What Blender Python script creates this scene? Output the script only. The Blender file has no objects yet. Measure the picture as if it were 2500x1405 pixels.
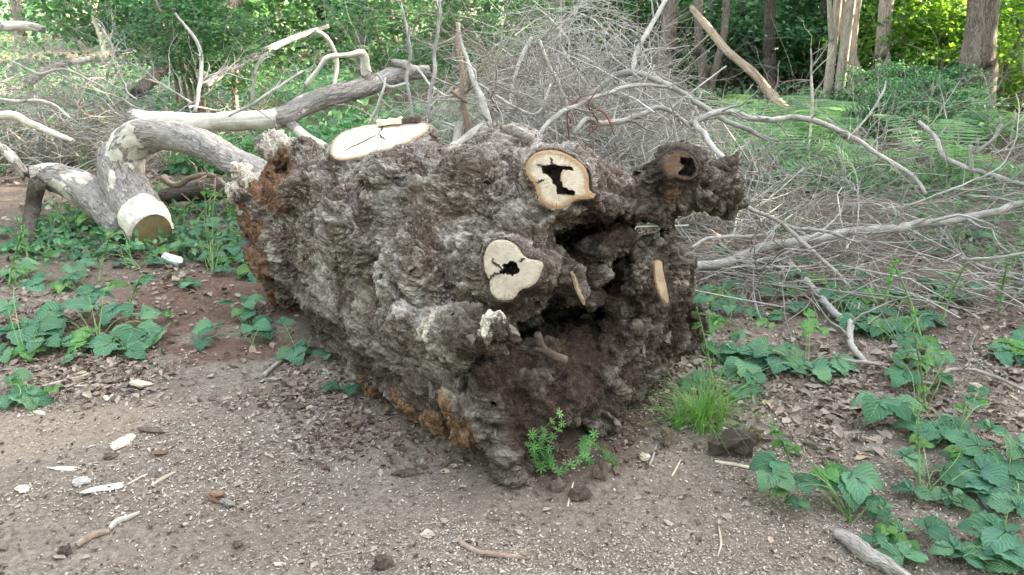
import bpy, math, random
import numpy as np
from mathutils import Vector, Matrix
from mathutils.geometry import delaunay_2d_cdt

random.seed(11)
rng = np.random.default_rng(11)
R = math.radians
scene = bpy.context.scene

# ------------------------------------------------------------------ camera
CAM_H, PITCH, FPX = 1.55, R(20.4), 1944.4
cam_data = bpy.data.cameras.new('camera')
cam_data.lens, cam_data.sensor_width = 28.0, 36.0
cam_data.clip_start, cam_data.clip_end = 0.05, 500.0
cam = bpy.data.objects.new('camera', cam_data)
scene.collection.objects.link(cam)
cam.location = (0, 0, CAM_H)
cam.rotation_euler = (math.pi / 2 - PITCH, 0, 0)
scene.camera = cam

# ------------------------------------------------------------------ sky, sun, exposure
SUN_EL, SUN_AZ = R(24), R(70)            # azimuth clockwise from +Y: the sun stands far to the right
world = bpy.data.worlds.new('World')
scene.world = world
world.use_nodes = True
wn = world.node_tree
bg = wn.nodes['Background']
sky = wn.nodes.new('ShaderNodeTexSky')
sky.sky_type = 'NISHITA'
sky.sun_disc = False
sky.sun_elevation, sky.sun_rotation = SUN_EL, SUN_AZ
sky.dust_density, sky.air_density, sky.ozone_density = 2.5, 1.0, 0.6
hs = wn.nodes.new('ShaderNodeHueSaturation')
hs.inputs['Saturation'].default_value = 0.34
wn.links.new(sky.outputs[0], hs.inputs['Color'])
wn.links.new(hs.outputs[0], bg.inputs[0])
bg.inputs[1].default_value = 0.15
sun_data = bpy.data.lights.new('sun', 'SUN')
sun_data.energy, sun_data.angle, sun_data.color = 5.0, R(0.6), (1.0, 0.86, 0.62)
sun = bpy.data.objects.new('sun', sun_data)
scene.collection.objects.link(sun)
sdir = Vector((math.sin(SUN_AZ) * math.cos(SUN_EL), math.cos(SUN_AZ) * math.cos(SUN_EL), math.sin(SUN_EL)))
sun.rotation_euler = (-sdir).to_track_quat('-Z', 'Y').to_euler()
sun.location = sdir * 40
scene.view_settings.view_transform = 'Standard'
scene.view_settings.look = 'None'
scene.view_settings.exposure = 3.62
scene.view_settings.gamma = 1.0
scene.view_settings.use_curve_mapping = False
scene.render.engine = 'CYCLES'
scene.cycles.max_bounces = 6
scene.cycles.diffuse_bounces = 4
scene.cycles.glossy_bounces = 2
scene.cycles.transmission_bounces = 4
scene.cycles.sample_clamp_indirect = 0.45
scene.cycles.use_denoising = True
scene.cycles.denoising_prefilter = 'NONE'

# ------------------------------------------------------------------ pixels of the photograph -> directions, then points
CP, SP = math.cos(PITCH), math.sin(PITCH)
CAMP = np.array([0.0, 0.0, CAM_H])
def ray(px, py):
    u, v = (px - 1250.0) / FPX, (702.5 - py) / FPX
    return np.array([u, CP + v * SP, -SP + v * CP])
def gnd(px, py, z=0.0):                      # where that direction meets the height z
    d = ray(px, py); return CAMP + d * ((z - CAM_H) / d[2])
def aty(px, py, y):                          # at the distance y
    d = ray(px, py); return CAMP + d * (y / d[1])
def mpp(p):                                  # metres per photo pixel at a point
    return (p[1] * CP + (CAM_H - p[2]) * SP) / FPX

# ------------------------------------------------------------------ numpy noise
_TB = np.random.default_rng(4242).random(64 * 64 * 64, dtype=np.float32)
def _hash(ix, iy, iz, s):
    return _TB[(((ix + s * 29) & 63) << 12) | (((iy + s * 53 + (s >> 3)) & 63) << 6) | ((iz + s * 17) & 63)]
def vnoise(P, s=0):
    P = np.asarray(P, np.float32); i = np.floor(P).astype(np.int32); f = P - i
    f = f * f * f * (f * (f * 6 - 15) + 10)
    X = [((i[:, 0] + d + s * 29) & 63) << 12 for d in (0, 1)]; Y = [((i[:, 1] + d + s * 53 + (s >> 3)) & 63) << 6 for d in (0, 1)]; Z = [(i[:, 2] + d + s * 17) & 63 for d in (0, 1)]
    def ez(x, y): a = _TB[x | y | Z[0]]; return a + (_TB[x | y | Z[1]] - a) * f[:, 2]
    def ey(x): a = ez(x, Y[0]); return a + (ez(x, Y[1]) - a) * f[:, 1]
    a = ey(X[0]); return (a + (ey(X[1]) - a) * f[:, 0]) * 2 - 1
def fbm(P, s=0, octv=4, gain=0.5, ridge=False):
    r = 0; a = 1.0; P = np.asarray(P, np.float32); tot = 0
    for o in range(octv):
        n = vnoise(P, s + o * 17)
        if ridge: n = 1 - 2 * np.abs(n)
        r = r + a * n; tot += a; a *= gain; P = P * 2.03 + 5.1
    return r / tot
def worley(P, s=0):
    P = np.asarray(P, np.float32); i = np.floor(P).astype(np.int32)
    f1 = np.full(len(P), 9.0, np.float32); f2 = f1.copy(); idv = f1 * 0
    for dx in (-1, 0, 1):
        for dy in (-1, 0, 1):
            for dz in (-1, 0, 1):
                a, b, c = i[:, 0] + dx, i[:, 1] + dy, i[:, 2] + dz
                h = _hash(a, b, c, s)
                q = np.stack([a + h, b + _hash(a, b, c, s + 1), c + _hash(a, b, c, s + 2)], 1).astype(np.float32)
                d = np.sqrt(((q - P) ** 2).sum(1))
                m = d < f1
                f2 = np.where(m, f1, np.minimum(f2, d)); idv = np.where(m, h, idv); f1 = np.where(m, d, f1)
    return f1, f2, idv
def smooth01(x, a, b):
    t = np.clip((x - a) / (b - a), 0, 1); return t * t * (3 - 2 * t)

# ------------------------------------------------------------------ meshes and objects
COL = scene.collection
def mesh(name, V, Fs, smooth=True, attrs=None):
    """V (n,3); Fs list of int arrays (m,3) or (m,4); attrs {name: (n,) or (n,3)}"""
    if not isinstance(Fs, (list, tuple)): Fs = [Fs]
    Fs = [np.asarray(f, np.int32) for f in Fs if len(f)]
    me = bpy.data.meshes.new(name)
    V = np.ascontiguousarray(V, np.float32)
    me.vertices.add(len(V)); me.vertices.foreach_set('co', V.ravel())
    tot = np.concatenate([np.full(len(f), f.shape[1], np.int32) for f in Fs])
    idx = np.concatenate([f.ravel() for f in Fs])
    me.loops.add(len(idx)); me.loops.foreach_set('vertex_index', idx)
    st = np.zeros(len(tot), np.int32); st[1:] = np.cumsum(tot)[:-1]
    me.polygons.add(len(tot)); me.polygons.foreach_set('loop_start', st)
    me.polygons.foreach_set('loop_total', tot)
    me.polygons.foreach_set('use_smooth', np.full(len(tot), bool(smooth)))
    for k, a in (attrs or {}).items():
        a = np.ascontiguousarray(a, np.float32)
        if a.ndim == 1:
            at = me.attributes.new(k, 'FLOAT', 'POINT'); at.data.foreach_set('value', a)
        else:
            at = me.attributes.new(k, 'FLOAT_VECTOR', 'POINT'); at.data.foreach_set('vector', a.ravel())
    me.update(calc_edges=True); me.validate()
    return me
def tag(o, label=None, cat=None, group=None, kind=None):
    if label: o['label'] = label
    if cat: o['category'] = cat
    if group: o['group'] = group
    if kind: o['kind'] = kind
    return o
def obj(name, me, mat=None, parent=None, M=None, **kw):
    o = bpy.data.objects.new(name, me)
    COL.objects.link(o)
    if mat is not None and me is not None and len(me.materials) == 0: me.materials.append(mat)
    if parent is not None: o.parent = parent
    if M is not None: o.matrix_local = M if isinstance(M, Matrix) else Matrix.Translation(Vector(M))
    return tag(o, **kw)
def thing(name, loc, label, cat, group=None):
    o = bpy.data.objects.new(name, None); COL.objects.link(o)
    o.empty_display_size = 0.05
    o.location = Vector([float(c) for c in loc])
    return tag(o, label, cat, group)
def basis(x, y, z, p):
    return Matrix(((x[0], y[0], z[0], p[0]), (x[1], y[1], z[1], p[1]), (x[2], y[2], z[2], p[2]), (0, 0, 0, 1)))
def norm(v):
    v = np.asarray(v, float); return v / (np.linalg.norm(v) + 1e-12)

def resample(P, n):
    """Catmull-Rom through the points (any width), n samples even in arc length of the first three columns"""
    P = np.asarray(P, float)
    if len(P) == 2: Q = P[0] + (P[1] - P[0]) * np.linspace(0, 1, 40)[:, None]
    else:
        E = np.vstack([2 * P[0] - P[1], P, 2 * P[-1] - P[-2]]); out = []
        for i in range(1, len(E) - 2):
            t = np.linspace(0, 1, 16, endpoint=False)[:, None]
            a, b, c, d = E[i - 1], E[i], E[i + 1], E[i + 2]
            out.append(0.5 * (2 * b + (c - a) * t + (2 * a - 5 * b + 4 * c - d) * t ** 2 + (3 * b - a - 3 * c + d) * t ** 3))
        Q = np.vstack(out + [P[-1:]])
    s = np.concatenate([[0], np.cumsum(np.linalg.norm(np.diff(Q[:, :3], axis=0), axis=1))])
    u = np.linspace(0, s[-1], n)
    return np.stack([np.interp(u, s, Q[:, k]) for k in range(Q.shape[1])], 1)

def tube(P, rad, sides=8, amp=0.0, freq=8.0, seed=0, cap=True, squash=1.0, jag=0.0):
    """tube along P (n,3) with radii rad; returns V, [quads, tris], attrs(bk = unrolled bark coordinates, along = 0..1)"""
    P = np.asarray(P, float); n = len(P); rad = np.broadcast_to(np.asarray(rad, float), (n,))
    T = np.gradient(P, axis=0); T /= np.linalg.norm(T, axis=1)[:, None] + 1e-12
    up = np.array([0, 0, 1.0]) if abs(T[0][2]) < 0.9 else np.array([1.0, 0, 0])
    X = np.zeros((n, 3)); X[0] = norm(np.cross(up, T[0]))
    for i in range(1, n):
        v = X[i - 1] - T[i] * np.dot(X[i - 1], T[i]); X[i] = norm(v)
    Y = np.cross(T, X)
    a = np.arange(sides) * 2 * math.pi / sides
    ca, sa = np.cos(a), np.sin(a)
    L = np.concatenate([[0], np.cumsum(np.linalg.norm(np.diff(P, axis=0), axis=1))])
    D = X[:, None, :] * ca[None, :, None] + Y[:, None, :] * sa[None, :, None] * squash
    bk = np.zeros((n, sides, 3)); bk[:, :, 0] = ca * rad[:, None]; bk[:, :, 1] = sa * rad[:, None]; bk[:, :, 2] = L[:, None]
    rr = np.repeat(rad[:, None], sides, 1)
    if amp:
        q = bk.reshape(-1, 3) * np.array([1, 1, 0.5])
        rr = rr * (1 + (amp * fbm(q * freq + seed * 3.7, seed, 3) + 0.45 * amp * fbm(q * [1, 1, 0.4] * freq * 4.5 + seed, seed + 5, 3, 0.6, True)).reshape(n, sides))
    V = P[:, None, :] + D * rr[:, :, None]
    if jag:
        off = (rng.random(sides) - 0.3) * jag
        V[-1] += T[-1][None, :] * off[:, None]
    V = V.reshape(-1, 3); bk = bk.reshape(-1, 3); al = np.repeat(np.linspace(0, 1, n), sides)
    i = np.arange(n - 1)[:, None] * sides; j = np.arange(sides)[None, :]; k = (j + 1) % sides
    Q = np.stack([i + j, i + k, i + sides + k, i + sides + j], -1).reshape(-1, 4)
    Fs = [Q]
    if cap:
        c0, c1 = len(V), len(V) + 1
        V = np.vstack([V, P[:1], P[-1:] + (T[-1:] * jag * 0.2 if jag else 0)]); bk = np.vstack([bk, [[0, 0, 0]], [[0, 0, L[-1]]]]); al = np.concatenate([al, [0, 1]])
        jj = np.arange(sides); kk = (jj + 1) % sides; b = (n - 1) * sides
        Fs.append(np.concatenate([np.stack([np.full(sides, c0), kk, jj], 1), np.stack([np.full(sides, c1), b + jj, b + kk], 1)]))
    return V, Fs, dict(bk=bk, along=al)
def merge(parts):
    """join several (V, Fs, attrs) into one"""
    Vs, q, t, at, o = [], [], [], {}, 0
    for V, Fs, a in parts:
        Vs.append(V)
        for f in Fs:
            f = np.asarray(f)
            if len(f) == 0: continue
            (q if f.shape[1] == 4 else t).append(f + o)
        for k, x in a.items(): at.setdefault(k, []).append(x)
        o += len(V)
    Fs = [np.concatenate(z) for z in (q, t) if z]
    return np.vstack(Vs), Fs, {k: np.concatenate(v) for k, v in at.items()}
# ------------------------------------------------------------------ procedural materials
class NT:
    def __init__(s, name, rough=0.85, spec=0.2):
        s.m = bpy.data.materials.new(name); s.m.use_nodes = True
        s.t = s.m.node_tree; s.n = s.t.nodes
        s.b = s.n['Principled BSDF']; s.out = s.n['Material Output']
        s.b.inputs['Roughness'].default_value = rough
        s.b.inputs['Specular IOR Level'].default_value = spec
    def L(s, a, b): s.t.links.new(a, b)
    def new(s, typ, **kw):
        n = s.n.new('ShaderNode' + typ)
        for k, v in kw.items(): setattr(n, k, v)
        return n
    def put(s, sock, v):
        if hasattr(v, 'is_output'): s.L(v, sock)
        else: sock.default_value = v
    def attr(s, name, vec=True):
        a = s.new('Attribute'); a.attribute_name = name; return a.outputs['Vector' if vec else 'Fac']
    def obj(s): return s.new('TexCoord').outputs['Object']
    def pos(s): return s.new('NewGeometry').outputs['Position']
    def scale(s, v, sc):
        m = s.new('Mapping'); m.inputs['Scale'].default_value = sc if hasattr(sc, '__len__') else (sc,) * 3
        s.L(v, m.inputs['Vector']); return m.outputs[0]
    def noise(s, v, sc=5, det=4, ro=0.55, dist=0.0):
        n = s.new('TexNoise'); n.inputs['Scale'].default_value = sc; n.inputs['Detail'].default_value = det
        n.inputs['Roughness'].default_value = ro; n.inputs['Distortion'].default_value = dist
        s.L(v, n.inputs['Vector']); return n.outputs['Fac']
    def vor(s, v, sc=5, feat='F1', out='Distance', rnd=1.0):
        n = s.new('TexVoronoi', feature=feat); n.inputs['Scale'].default_value = sc; n.inputs['Randomness'].default_value = rnd
        s.L(v, n.inputs['Vector']); return n.outputs[out]
    def ramp(s, f, stops, interp='LINEAR'):
        r = s.new('ValToRGB'); r.color_ramp.interpolation = interp; e = r.color_ramp.elements
        while len(e) < len(stops): e.new(0.5)
        for i, (p, c) in enumerate(stops):
            e[i].position = p; e[i].color = (*c, 1) if hasattr(c, '__len__') else (c, c, c, 1)
        s.put(r.inputs[0], f); return r.outputs[0]
    def math(s, op, a, b=0.0, clamp=False):
        m = s.new('Math', operation=op, use_clamp=clamp); s.put(m.inputs[0], a); s.put(m.inputs[1], b); return m.outputs[0]
    def mix(s, f, a, b, mode='MIX'):
        m = s.new('Mix', data_type='RGBA', blend_type=mode)
        s.put(m.inputs[0], f)
        for k, v in ((6, a), (7, b)):
            if isinstance(v, tuple): v = (*v, 1) if len(v) == 3 else v
            s.put(m.inputs[k], v)
        return m.outputs[2]
    def bump(s, h, dist=0.01, strength=1.0, prev=None):
        b = s.new('Bump'); b.inputs['Distance'].default_value = dist; b.inputs['Strength'].default_value = strength
        s.put(b.inputs['Height'], h)
        if prev is not None: s.L(prev, b.inputs['Normal'])
        return b.outputs[0]
    def done(s, col, normal=None):
        s.put(s.b.inputs['Base Color'], (*col, 1) if isinstance(col, tuple) and len(col) == 3 else col)
        if normal is not None: s.L(normal, s.b.inputs['Normal'])
        return s.m

def mat_bark(name, c0, c1, c2, scale=1.0, stretch=0.35, bare=None, depth=0.012, coord='bk'):
    """furrowed bark running along the limb; bare = (attribute driven) pale debarked wood"""
    t = NT(name, 0.92, 0.12)
    v0 = t.attr(coord); v = t.scale(v0, (scale, scale, scale * stretch))
    w = t.new('TexNoise'); w.inputs['Scale'].default_value = 11; w.inputs['Detail'].default_value = 4; w.inputs['Roughness'].default_value = 0.65; t.L(v, w.inputs['Vector'])
    sb = t.new('VectorMath', operation='SUBTRACT'); t.L(w.outputs['Color'], sb.inputs[0]); sb.inputs[1].default_value = (0.5, 0.5, 0.5)
    sc = t.new('VectorMath', operation='SCALE'); t.L(sb.outputs[0], sc.inputs[0]); sc.inputs['Scale'].default_value = 0.11
    ad = t.new('VectorMath', operation='ADD'); t.L(v, ad.inputs[0]); t.L(sc.outputs[0], ad.inputs[1]); vw = ad.outputs[0]
    e = t.vor(vw, 34, 'DISTANCE_TO_EDGE'); e2 = t.vor(vw, 95, 'DISTANCE_TO_EDGE')
    n = t.noise(v, 60, 6, 0.7); big = t.noise(v, 5, 3)
    col = t.ramp(n, [(0.28, c0), (0.5, c1), (0.72, c2)])
    col = t.mix(t.ramp(big, [(0.35, 0.0), (0.7, 0.45)]), col, tuple(0.55 * a + 0.45 * b for a, b in zip(c0, c1)))
    gap = t.math('MULTIPLY', t.ramp(e, [(0.0, 1.0), (0.07, 0.0)]), t.ramp(t.noise(v, 9, 3), [(0.38, 0.0), (0.55, 1.0)]))
    col = t.mix(t.math('MULTIPLY', gap, 0.55), col, tuple(0.5 * x for x in c0))
    h = t.math('ADD', t.math('SUBTRACT', 1.0, gap), t.math('ADD', t.math('MULTIPLY', n, 0.7), t.math('MULTIPLY', t.ramp(e2, [(0, 0.0), (0.15, 1.0)]), 0.25)))
    if bare:
        bf = t.attr('bare', False)
        nb = t.math('ADD', bf, t.math('MULTIPLY', t.math('SUBTRACT', t.noise(t.scale(v0, (1, 1, 0.6)), 9, 5, 0.6), 0.5), 1.7))
        bm = t.ramp(nb, [(0.48, 0.0), (0.52, 1.0)])
        gr = t.noise(t.scale(v0, (75, 75, 7)), 1.0, 5, 0.65, 0.4)
        wood = t.ramp(gr, [(0.28, tuple(0.5 * x for x in bare)), (0.45, bare), (0.75, tuple(min(1, 1.2 * x) for x in bare))])
        wood = t.mix(t.ramp(t.noise(v0, 8, 5, 0.65), [(0.50, 0.0), (0.66, 0.6)]), wood, (0.33, 0.24, 0.16))
        col = t.mix(bm, col, wood)
        h = t.mix(bm, h, t.math('MULTIPLY', gr, 0.5))
    return t.done(col, t.bump(h, depth, 1.0))

def mat_twig(name, c0, c1, c2, rough=0.8):
    t = NT(name, rough, 0.25)
    v = t.attr('bk'); oi = t.new('ObjectInfo').outputs['Random']
    n = t.noise(t.scale(v, (1, 1, 0.4)), 90, 4, 0.6)
    isl = t.new('NewGeometry').outputs['Random Per Island']
    col = t.ramp(t.math('ADD', t.math('MULTIPLY', n, 0.7), t.math('MULTIPLY', isl, 0.35)), [(0.3, c0), (0.55, c1), (0.8, c2)])
    col = t.mix(t.ramp(t.noise(t.pos(), 6, 4, 0.6), [(0.48, 0.0), (0.62, 0.6)]), col, tuple(0.55 * a + 0.1 * b for a, b in zip(c0, c1)))
    hsv = t.new('HueSaturation'); t.L(col, hsv.inputs['Color']); t.L(t.math('ADD', t.math('MULTIPLY', oi, 0.5), 0.75), hsv.inputs['Value'])
    return t.done(hsv.outputs[0], t.bump(n, 0.004, 0.7))

def mat_leaf(name, c0, c1, c2, trans=0.35, island=True, veins=False, gloss=0.35, rough=0.5, hue=0.03):
    t = NT(name, rough, gloss)
    isl = t.new('NewGeometry').outputs['Random Per Island'] if island else t.new('ObjectInfo').outputs['Random']
    col = t.ramp(isl, [(0.0, c0), (0.55, c1), (1.0, c2)])
    n = t.noise(t.obj(), 25 if veins else 2.2, 3)
    col = t.mix(t.ramp(n, [(0.35, 0.0), (0.75, 0.35)]), col, tuple(0.62 * x for x in c0))
    nor = None
    if veins:
        oi2 = t.new('ObjectInfo').outputs['Random']; fr2 = t.math('FRACT', t.math('MULTIPLY', oi2, 17.3)); hv = t.new('HueSaturation'); t.L(col, hv.inputs['Color'])
        t.L(t.math('ADD', 0.475, t.math('MULTIPLY', fr2, 0.045)), hv.inputs['Hue']); t.L(t.math('ADD', 0.78, t.math('MULTIPLY', t.math('FRACT', t.math('MULTIPLY', oi2, 41.7)), 0.42)), hv.inputs['Value']); col = hv.outputs[0]
        spot = t.noise(t.pos(), 45, 3, 0.6); col = t.mix(t.math('MULTIPLY', t.ramp(spot, [(0.62, 0.0), (0.70, 0.6)]), t.ramp(fr2, [(0.5, 0.0), (0.6, 1.0)])), col, (0.17, 0.13, 0.06))
        uv = t.attr('luv'); sx = t.new('SeparateXYZ'); t.L(uv, sx.inputs[0])
        au = t.math('ABSOLUTE', sx.outputs[0])
        ph = t.math('SUBTRACT', t.math('MULTIPLY', sx.outputs[1], 8.0), t.math('MULTIPLY', au, 3.2))
        fr = t.math('ABSOLUTE', t.math('SUBTRACT', t.math('FRACT', ph), 0.5))
        vein = t.ramp(fr, [(0.0, 1.0), (0.10, 0.0)])
        mid = t.ramp(au, [(0.0, 1.0), (0.06, 0.0)])
        vm = t.math('MAXIMUM', t.math('MULTIPLY', vein, 0.3), t.math('MULTIPLY', mid, 0.6))
        col = t.mix(vm, col, tuple(min(1, 1.5 * x + 0.03) for x in c1))
        nor = t.bump(t.math('MULTIPLY', fr, 2.0), 0.004, 0.9)
    t.done(col, nor)
    tr = t.new('BsdfTranslucent')
    hsv = t.new('HueSaturation'); hsv.inputs['Saturation'].default_value = 1.15; hsv.inputs['Value'].default_value = 1.5; hsv.inputs['Hue'].default_value = 0.485
    t.L(col, hsv.inputs['Color']); t.L(hsv.outputs[0], tr.inputs[0])
    ms = t.new('MixShader'); ms.inputs[0].default_value = trans
    t.L(t.b.outputs[0], ms.inputs[1]); t.L(tr.outputs[0], ms.inputs[2]); t.L(ms.outputs[0], t.out.inputs['Surface'])
    return t.m

def mat_pieces(name, stops, rough=0.9, noise_amt=0.3):
    """loose bits: one colour per island out of a ramp"""
    t = NT(name, rough, 0.15)
    isl = t.new('NewGeometry').outputs['Random Per Island']
    col = t.ramp(isl, stops, 'LINEAR')
    n = t.noise(t.obj(), 120, 3, 0.6)
    col = t.mix(t.ramp(n, [(0.35, noise_amt), (0.7, 0.0)]), col, (0.05, 0.035, 0.025))
    return t.done(col, t.bump(n, 0.003, 0.5))

M = {}
M['limb'] = mat_bark('limb_bark', (0.20, 0.168, 0.145), (0.36, 0.325, 0.295), (0.53, 0.50, 0.465), 1.0, 0.22, bare=(0.55, 0.505, 0.435))
M['trunk'] = mat_bark('trunk_bark', (0.15, 0.118, 0.093), (0.25, 0.205, 0.168), (0.36, 0.305, 0.255), 0.9, 0.3, depth=0.02)
M['trunk_pale'] = mat_bark('pale_trunk_bark', (0.23, 0.19, 0.145), (0.34, 0.29, 0.23), (0.46, 0.41, 0.34), 0.7, 0.25, depth=0.008)
M['trunk_dark'] = mat_bark('dark_trunk_bark', (0.06, 0.05, 0.04), (0.11, 0.09, 0.075), (0.17, 0.145, 0.12), 0.8, 0.3, depth=0.015)
M['deadwood'] = mat_bark('peeled_dead_wood', (0.22, 0.16, 0.11), (0.36, 0.28, 0.20), (0.52, 0.43, 0.33), 0.8, 0.1, depth=0.006)
M['twig'] = mat_twig('grey_twig', (0.19, 0.165, 0.145), (0.33, 0.30, 0.27), (0.55, 0.53, 0.48))
M['twig_pale'] = mat_twig('lichen_grey_branch', (0.22, 0.20, 0.175), (0.36, 0.338, 0.305), (0.52, 0.50, 0.455))
M['twig_brown'] = mat_twig('brown_twig', (0.12, 0.085, 0.065), (0.22, 0.16, 0.125), (0.36, 0.28, 0.23))
M['twig_mix'] = mat_twig('weathered_twig', (0.18, 0.145, 0.12), (0.32, 0.28, 0.245), (0.56, 0.53, 0.48))
M['twig_light'] = mat_twig('bleached_twig', (0.26, 0.235, 0.21), (0.44, 0.415, 0.385), (0.64, 0.62, 0.58))
M['twig_red'] = mat_twig('reddish_root', (0.10, 0.045, 0.038), (0.16, 0.075, 0.06), (0.24, 0.13, 0.105))
M['stem'] = mat_twig('green_stem', (0.10, 0.17, 0.06), (0.16, 0.26, 0.09), (0.25, 0.33, 0.14))
M['straw'] = mat_twig('dry_straw', (0.40, 0.33, 0.23), (0.53, 0.46, 0.35), (0.66, 0.60, 0.48))
M['chipwood'] = mat_twig('fresh_chip_wood', (0.38, 0.32, 0.25), (0.50, 0.445, 0.365), (0.60, 0.56, 0.48))
M['darkwood'] = mat_twig('dark_rotten_wood', (0.045, 0.035, 0.03), (0.10, 0.075, 0.06), (0.19, 0.15, 0.125), 0.95)
M['rustwood'] = mat_twig('rusty_rotten_wood', (0.08, 0.045, 0.03), (0.16, 0.095, 0.06), (0.26, 0.17, 0.11), 0.95)
M['bramble'] = mat_leaf('bramble_leaf', (0.074, 0.178, 0.104), (0.110, 0.242, 0.146), (0.170, 0.305, 0.168), 0.27, False, True, 0.15, 0.62)
M['bramble_young'] = mat_leaf('young_bramble_leaf', (0.11, 0.26, 0.075), (0.15, 0.33, 0.10), (0.20, 0.40, 0.13), 0.35, False, True, 0.35, 0.45)
M['fern'] = mat_leaf('fern_leaf', (0.10, 0.22, 0.09), (0.145, 0.29, 0.115), (0.20, 0.37, 0.155), 0.35, False, False, 0.3, 0.55)
M['cover'] = mat_leaf('undergrowth_leaf', (0.05, 0.14, 0.065), (0.09, 0.22, 0.095), (0.16, 0.32, 0.13), 0.3)
M['cover_light'] = mat_leaf('light_undergrowth_leaf', (0.07, 0.16, 0.07), (0.12, 0.24, 0.105), (0.19, 0.33, 0.15), 0.35)
M['wood_leaf'] = mat_leaf('woodland_leaf', (0.042, 0.110, 0.042), (0.082, 0.180, 0.072), (0.145, 0.27, 0.108), 0.42)
M['wood_leaf2'] = mat_leaf('blue_green_leaf', (0.042, 0.115, 0.055), (0.078, 0.19, 0.088), (0.14, 0.28, 0.13), 0.40)
M['sun_leaf'] = mat_leaf('sunlit_leaf', (0.075, 0.175, 0.030), (0.13, 0.26, 0.048), (0.21, 0.36, 0.07), 0.48)  # yellow-green of sun shining through, put into the leaf colour
M['grass'] = mat_leaf('grass_blade', (0.08, 0.20, 0.045), (0.13, 0.29, 0.07), (0.22, 0.38, 0.12), 0.35)
M['cleaver'] = mat_leaf('cleaver_leaf', (0.06, 0.19, 0.04), (0.09, 0.25, 0.06), (0.13, 0.31, 0.085), 0.3, False)
M['litter'] = mat_pieces('dead_leaf_litter', [(0.0, (0.12, 0.088, 0.070)), (0.3, (0.19, 0.142, 0.114)), (0.6, (0.265, 0.212, 0.178)), (0.85, (0.34, 0.288, 0.25)), (1.0, (0.42, 0.32, 0.225))], 0.7)
M['chips'] = mat_pieces('pale_wood_chips', [(0.0, (0.18, 0.14, 0.11)), (0.35, (0.36, 0.30, 0.245)), (0.7, (0.43, 0.375, 0.31)), (1.0, (0.56, 0.51, 0.435))], 0.8, 0.1)
M['crumbs'] = mat_pieces('dark_bark_crumbs', [(0.0, (0.05, 0.035, 0.028)), (0.5, (0.11, 0.08, 0.065)), (0.8, (0.17, 0.10, 0.075)), (1.0, (0.21, 0.17, 0.145))], 0.95)

def ground_mat():
    t = NT('woodland_soil', 0.95, 0.1)
    p = t.pos()
    n1 = t.noise(p, 45, 6, 0.7); n2 = t.noise(p, 3.0, 5, 0.6); n3 = t.noise(p, 160, 4, 0.7)
    col = t.ramp(n1, [(0.28, (0.122, 0.096, 0.078)), (0.48, (0.225, 0.186, 0.155)), (0.70, (0.36, 0.305, 0.255))])
    col = t.mix(t.ramp(n2, [(0.42, 0.0), (0.62, 0.5)]), col, (0.17, 0.132, 0.11))
    speck = t.vor(p, 130, 'F1', 'Distance')
    sp = t.math('MULTIPLY', t.ramp(speck, [(0.10, 1.0), (0.22, 0.0)]), t.attr('pale', False))
    col = t.mix(t.math('MULTIPLY', sp, t.ramp(n3, [(0.45, 0.0), (0.6, 0.9)])), col, (0.58, 0.52, 0.44))
    bw = t.ramp(t.math('ADD', t.attr('brown', False), t.math('MULTIPLY', t.math('SUBTRACT', n2, 0.5), 0.8)), [(0.3, 0.0), (0.7, 0.8)])
    col = t.mix(bw, col, t.ramp(n1, [(0.3, (0.075, 0.054, 0.043)), (0.7, (0.21, 0.165, 0.135))]))
    red = t.ramp(t.math('ADD', t.attr('red', False), t.math('MULTIPLY', t.math('SUBTRACT', n2, 0.5), 0.8)), [(0.35, 0.0), (0.6, 0.9)])
    col = t.mix(red, col, t.ramp(n1, [(0.3, (0.095, 0.054, 0.040)), (0.7, (0.215, 0.135, 0.103))]))
    tan = t.ramp(t.math('ADD', t.attr('tan', False), t.math('MULTIPLY', t.math('SUBTRACT', n2, 0.5), 0.8)), [(0.4, 0.0), (0.7, 0.7)])
    col = t.mix(tan, col, t.ramp(n1, [(0.3, (0.24, 0.178, 0.130)), (0.7, (0.40, 0.32, 0.25))]))
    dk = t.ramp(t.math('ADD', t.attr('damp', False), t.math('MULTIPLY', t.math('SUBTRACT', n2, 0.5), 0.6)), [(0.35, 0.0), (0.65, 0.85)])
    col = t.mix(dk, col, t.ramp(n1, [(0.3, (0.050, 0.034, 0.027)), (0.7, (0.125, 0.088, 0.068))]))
    gr = t.ramp(t.math('ADD', t.attr('moss', False), t.math('MULTIPLY', t.math('SUBTRACT', n2, 0.5), 0.7)), [(0.4, 0.0), (0.7, 0.8)])
    col = t.mix(gr, col, t.ramp(n1, [(0.3, (0.040, 0.042, 0.022)), (0.7, (0.115, 0.105, 0.065))]))
    h = t.math('ADD', t.math('MULTIPLY', n1, 0.7), t.math('MULTIPLY', n3, 0.5))
    return t.done(col, t.bump(h, 0.018, 1.0))
M['ground'] = ground_mat()
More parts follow.
